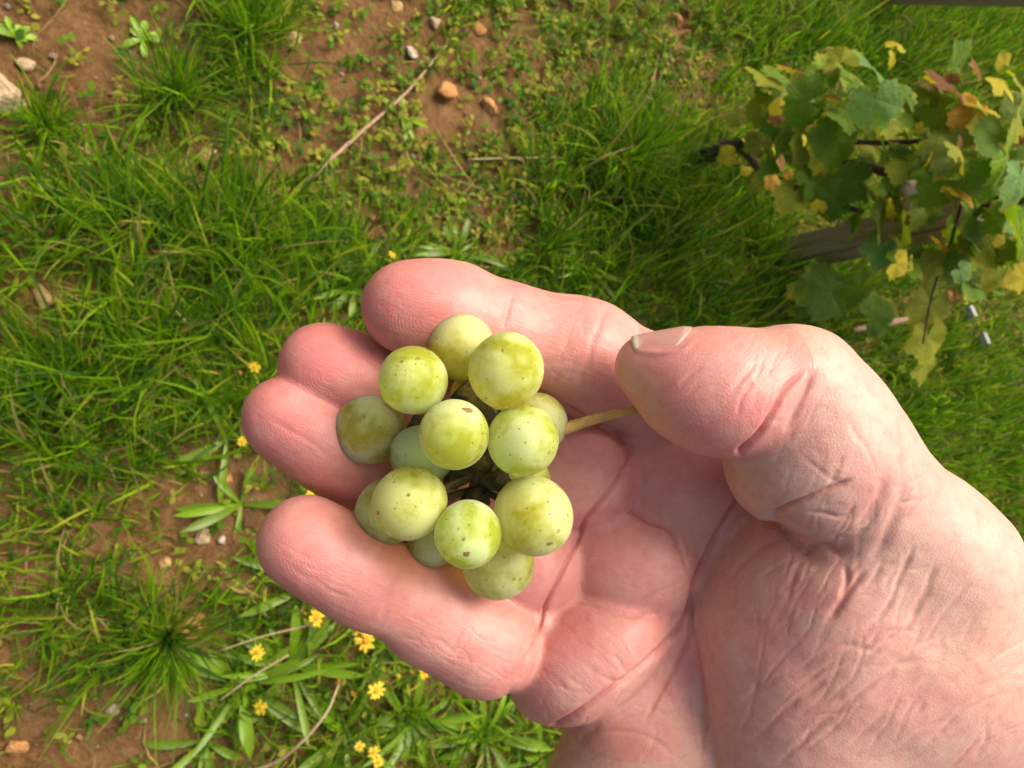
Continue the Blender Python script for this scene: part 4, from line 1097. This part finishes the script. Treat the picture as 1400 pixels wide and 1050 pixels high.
for s in range(8):
    V, Q, T = leaf_shape(600 + s); m = mesh_np('leaf', V, Q, T); m.materials.append(VLEAF); LEAF_ME.append(m)
foot = at_g(945, 222)
vine = empty('grape_vine', foot); tag(vine, 'autumn grapevine with yellow-edged green leaves beside the wooden stake', 'grapevine')
def vtube(name, pts, rad, mat, n=24, wob=.12, seed=1, k=9):
    P = spline([at_h(*p) for p in pts], n) - foot
    V, Q, T = tube(P, rad, k, wob=wob, seed=seed); return link(name, mesh_np(name, V, Q, T), mat, vine)
vtube('trunk', [(935, 224, -.01), (955, 216, .04), (985, 206, .12), (1015, 196, .19)], [.024, .019, .016, .013], BARK, 24, .22, 1, 11)
vtube('cane', [(1015, 196, .19), (1060, 188, .26), (1120, 190, .34), (1200, 195, .42), (1300, 190, .50)], [.010, .007, .005, .004], BARK, 30, .12, 2)
vtube('cane', [(1012, 200, .18), (1055, 247, .24), (1090, 258, .30), (1130, 275, .35), (1180, 290, .40)], [.009, .0075, .006, .004], CANE, 26, .12, 3)
vtube('cane', [(1130, 215, .34), (1200, 232, .40), (1270, 242, .46), (1335, 265, .50), (1420, 272, .56)], [.006, .0075, .0075, .006], CANE, 30, .10, 4)
vtube('cane', [(1200, 236, .40), (1290, 255, .48), (1360, 280, .52), (1440, 262, .60)], [.005, .007, .006, .006], CANE, 26, .10, 5)
vtube('cane', [(1320, 262, .48), (1300, 330, .40), (1275, 400, .34), (1262, 470, .30)], [.004, .003, .002, .002], CANE, 22, .10, 6)
GRN = (.145, .255, .020); DGR = (.105, .200, .018); BLU = (.15, .28, .085); OLI = (.21, .24, .018); YLW = (.46, .40, .025); YG = (.24, .28, .03); BRW = (.20, .085, .035); GRY = (.175, .245, .040); ORB = (.40, .22, .03)
def vleaf(px, py, r_px, h, col, az, tilt, roll, seed):
    o = bpy.data.objects.new('leaf', LEAF_ME[seed % 8]); COL.objects.link(o); o.parent = vine
    o.location = Vector(at_h(px, py, h) - foot); s = px_size(px, py, h, r_px) * 1.95
    o.scale = (s, s, s); o.rotation_euler = (roll, tilt, az); o.color = (*col, 1)
    return o
VL = [  # px, py, radius px, height, colour, direction the leaf points (deg in the photo)
    (1196, 135, 44, .52, BLU, -80), (1192, 92, 34, .50, BLU, 60), (1105, 140, 44, .40, DGR, 200), (1055, 112, 38, .34, OLI, 150), (1082, 95, 26, .36, ORB, 40), (1096, 118, 24, .38, BRW, 250),
    (1150, 85, 40, .42, OLI, 80), (1225, 62, 20, .48, YLW, 50), (1222, 75, 17, .48, YLW, -60), (1215, 165, 30, .50, YG, 200), (1196, 172, 18, .50, YLW, 30), (1140, 190, 46, .40, GRN, 250), (1160, 165, 40, .42, DGR, 120),
    (1210, 205, 44, .44, GRN, 20), (1100, 200, 30, .36, YG, 180), (1075, 165, 38, .33, DGR, 140), (1300, 118, 44, .55, BRW, 75), (1290, 150, 40, .52, GRN, 200), (1372, 122, 30, .62, YLW, 80), (1390, 165, 40, .60, YG, -20),
    (1330, 160, 48, .55, ORB, 250), (1345, 150, 36, .56, YLW, 110), (1310, 205, 52, .55, GRY, 170), (1375, 215, 48, .62, GRN, -30), (1395, 240, 44, .64, BLU, -80), (1316, 224, 24, .57, YLW, 0), (1285, 245, 46, .53, GRN, 200),
    (1250, 215, 40, .48, DGR, 100), (1250, 170, 42, .50, GRN, 60), (1310, 268, 26, .56, YLW, 50), (1322, 272, 20, .56, ORB, 60), (1350, 330, 46, .48, OLI, 240), (1395, 325, 44, .52, GRN, -50), (1390, 280, 48, .58, GRN, 10),
    (1140, 272, 34, .38, DGR, 200), (1205, 285, 46, .42, GRY, 260), (1172, 300, 34, .40, DGR, 250), (1235, 305, 40, .44, YG, 20), (1205, 338, 34, .40, BLU, 250), (1245, 262, 34, .46, GRY, 80), (1135, 400, 50, .16, DGR, 180), (1175, 395, 44, .16, GRN, 230),
    (1112, 412, 36, .12, DGR, 210), (1195, 432, 40, .18, DGR, 20), (1272, 415, 44, .28, OLI, 260), (1268, 460, 40, .26, OLI, 280), (1266, 500, 32, .22, OLI, 270), (1292, 335, 26, .44, ORB, 60), (1000, 212, 18, .20, YLW, 200), (1022, 198, 15, .22, YLW, 20),
    (1036, 246, 18, .20, YG, 250), (1025, 236, 14, .18, YLW, 120), (1118, 232, 34, .34, YG, 200), (1168, 250, 38, .40, DGR, 160), (1268, 190, 40, .50, GRN, 120), (1340, 100, 26, .54, BRW, 100), (1270, 132, 30, .52, GRN, 90),
    (1120, 285, 14, .36, YLW, 100), (1176, 315, 13, .38, YLW, 0), (1300, 205, 20, .60, YG, 0), (1050, 150, 30, .30, OLI, 180), (1010, 160, 26, .24, OLI, 170), (1395, 120, 30, .62, YG, 40), (1240, 130, 30, .46, DGR, 170),
    (1128, 105, 32, .40, GRN, 100), (1165, 110, 34, .44, DGR, 60), (1085, 180, 28, .34, GRN, 220), (1350, 245, 40, .58, DGR, 200), (1360, 190, 40, .58, DGR, 150), (1225, 245, 34, .44, DGR, 300), (1335, 300, 40, .50, DGR, 200), (1270, 285, 36, .46, GRY, 250),
    (1062, 240, 30, .30, GRN, 200), (1085, 262, 32, .34, OLI, 240), (1105, 250, 30, .36, DGR, 30), (1040, 200, 26, .28, OLI, 120), (1075, 210, 30, .32, GRN, 60),
    (1240, 345, 30, .36, DGR, 270), (1275, 365, 30, .34, YG, 250), (1320, 365, 34, .40, OLI, 280), (1370, 370, 36, .44, OLI, 260), (1225, 330, 20, .40, YLW, 270)]
q = np.random.default_rng(77)
for i, (px, py, r, h, col, dg) in enumerate(VL):
    cc = np.array(col) * q.uniform(.85, 1.15)
    vleaf(px, py, r, h, cc, math.radians(dg), q.normal(.35, .30), q.normal(0, .35), i)
for i in range(56):
    px = q.uniform(1060, 1500); py = q.normal(205 + (px - 1060) * .06, 70)
    if py > 265 or py < 85: continue
    vleaf(px, py, q.uniform(24, 42), q.uniform(.24, .34) + (px - 1060) * .0005, np.array([DGR, GRN, OLI, DGR, GRY][i % 5]) * q.uniform(.8, 1.1), q.uniform(0, 6.28), q.normal(.35, .4), q.normal(0, .4), i)
for i in range(70):
    px = q.uniform(1170, 1480); py = q.uniform(215, 395)
    if px < 1225 and 290 < py: continue
    vleaf(px, py, q.uniform(18, 44), q.uniform(.28, .56), np.array([GRN, OLI, GRY, YG, DGR, YLW, BLU][i % 7]) * q.uniform(.8, 1.1), q.uniform(0, 6.28), q.normal(.35, .45), q.normal(0, .5), i)
for i in range(26):                                             # small shrivelled yellow and brown ones
    px = q.uniform(1010, 1400); py = q.normal(190 + (px - 1010) * .12, 70)
    vleaf(px, py, q.uniform(8, 16), q.uniform(.40, .60), np.array([YLW, YG, ORB, YLW, BRW][i % 5]) * q.uniform(.8, 1.1), q.uniform(0, 6.28), q.normal(.5, .5), q.normal(0, .7), i)
# a dry grey bunch stalk left among the leaves
vtube('bunch_stalk', [(1245, 245, .50), (1243, 262, .49), (1240, 285, .47)], [.010, .014, .004], DSTEM, 12, .5, 8, 9)

# ---- wooden stakes
def wood_mat():
    t = NT('weathered_wood'); co = t.coord()
    mp = t.n('ShaderNodeMapping', {'Vector': co, 'Scale': (90, 90, 5)}).outputs[0]
    n1 = t.noise(mp, 1.0, 5, .6, .5).outputs[0]; n2 = t.noise(co, 12, 4, .6).outputs[0]
    c = t.mix(t.ramp(n1, [(.3, 0), (.7, 1)]), (.22, .135, .058), (.44, .31, .155))
    c = t.mix(t.math('MULTIPLY', n2, .5), c, (.26, .23, .14))
    p = t.n('ShaderNodeBsdfPrincipled', {'Base Color': c, 'Roughness': .85, 'Normal': t.bump(n1, .6, .003)})
    return t.done(p.outputs[0])
WOOD = wood_mat()
def stake(a, b, w, label, d=None):
    a = Vector(a); b = Vector(b); bm = bmesh.new(); bmesh.ops.create_cube(bm, size=1.0)
    for v in bm.verts: v.co = Vector((v.co.x * w, v.co.y * (d or w), (v.co.z + .5) * (b - a).length))
    bmesh.ops.bevel(bm, geom=bm.edges[:], offset=w * .07, segments=2, affect='EDGES')
    me = bpy.data.meshes.new('wooden_stake'); bm.to_mesh(me); bm.free()
    o = link('wooden_stake', me, WOOD); o.location = a; o.rotation_euler = (b - a).to_track_quat('Z', 'Y').to_euler()
    return tag(o, label, 'stake')
f0 = at_g(1068, 350); stake(f0 - np.array([0, 0, .05]), at_h(1335, 290, .42), .062, 'weathered square wooden stake standing under the vine leaves')
f1 = at_h(1205, -8, .06); stake(f1, at_h(1560, -2, .42), .034, 'brown wooden stake at the top edge behind the vine')
# ---- grey metal clips
t = NT('galvanised'); n1 = t.noise(t.coord(), 160, 4, .6).outputs[0]
p = t.n('ShaderNodeBsdfPrincipled', {'Base Color': t.mix(n1, (.22, .22, .22), (.36, .36, .35)), 'Metallic': .2, 'Roughness': .7, 'Normal': t.bump(n1, .3, .001)})
ZINC = t.done(p.outputs[0])
def clip(px, py, h, w, rot, label):
    bm = bmesh.new(); tk = .0016                                   # a folded channel: floor, two cheeks, one lip
    for (x, y, z, sx_, sy_, sz_) in ((0, 0, 0, 1.15, 1, .12), (0, .44, .32, 1.15, .10, .55), (0, -.44, .32, 1.15, .10, .55), (-.52, 0, .22, .10, .78, .34)):
        r = bmesh.ops.create_cube(bm, size=1.0)
        for v in r['verts']: v.co = Vector(((v.co.x * sx_ + x) * w, (v.co.y * sy_ + y) * w, (v.co.z * sz_ + z) * w))
    bmesh.ops.bevel(bm, geom=bm.edges[:], offset=w * .02, segments=1, affect='EDGES')
    me = bpy.data.meshes.new('metal_clip'); bm.to_mesh(me); bm.free()
    o = link('metal_clip', me, ZINC); o.location = at_g(px, py, h); o.rotation_euler = (2.9, .35, rot); return tag(o, label, 'clip', 'grey metal clips')
clip(1299, 430, .05, .030, .2, 'small grey metal clip nearer the vine leaves')
clip(1318, 466, .05, .032, .1, 'small grey metal clip farther down, beside an orange leaf')
# ---- fallen leaves
t = NT('fallen_leaf'); co = t.coord(); oi = t.n('ShaderNodeObjectInfo'); n1 = t.noise(co, 6, 5, .65).outputs[0]
c = t.mix(n1, t.mix(1.0, oi.outputs['Color'], (.35, .3, .3), 'MULTIPLY'), t.mix(1.0, oi.outputs['Color'], (1.3, 1.2, 1), 'MULTIPLY'))
p = t.n('ShaderNodeBsdfPrincipled', {'Base Color': c, 'Roughness': .7, 'Normal': t.bump(n1, .8, .05)}); FALL = t.done(p.outputs[0])
def fallen(px, py, r, col, label, curl, h=.012, seed=0):
    V, Q, T = leaf_shape(700 + seed); s = px_size(px, py, 0, r) * 1.8
    a = V[:, 1] * curl * 2.2; V = np.column_stack([V[:, 0], np.sin(a) / (curl * 2.2), V[:, 2] + (1 - np.cos(a)) / (curl * 2.2)])
    o = link('fallen_leaf', mesh_np('fallen_leaf', V, Q, T), FALL); o.scale = (s, s, s); o.location = at_g(px, py, h)
    o.rotation_euler = (rng.normal(0, .2), rng.normal(0, .2), rng.uniform(0, 6.28)); o.color = (*col, 1); return tag(o, label, 'leaf', 'fallen leaves')
for i, f in enumerate([(93, 575, 22, (.17, .085, .03), 'curled brown leaf lying in the left grass', .9), (424, 184, 11, (.55, .45, .03), 'small bright yellow leaf on thin turf near the pink twig', .3),
    (1313, 478, 10, (.50, .22, .07), 'orange dry leaf beside the lower grey clip', .6), (1022, 287, 13, (.40, .20, .06), 'orange brown leaf in the grass left of the vine', .6),
    (1232, 408, 14, (.50, .26, .09), 'pale orange leaf under the hanging vine leaves', .7), (345, 708, 13, (.28, .14, .06), 'brown leaf on dark soil by the little fingertip', .6),
    (420, 262, 13, (.40, .33, .05), 'yellow-brown leaf under the lower end of the pink twig', .4), (375, 250, 10, (.42, .34, .05), 'small tan leaf left of the twig end', .4)]):
    fallen(*f, .015, i)
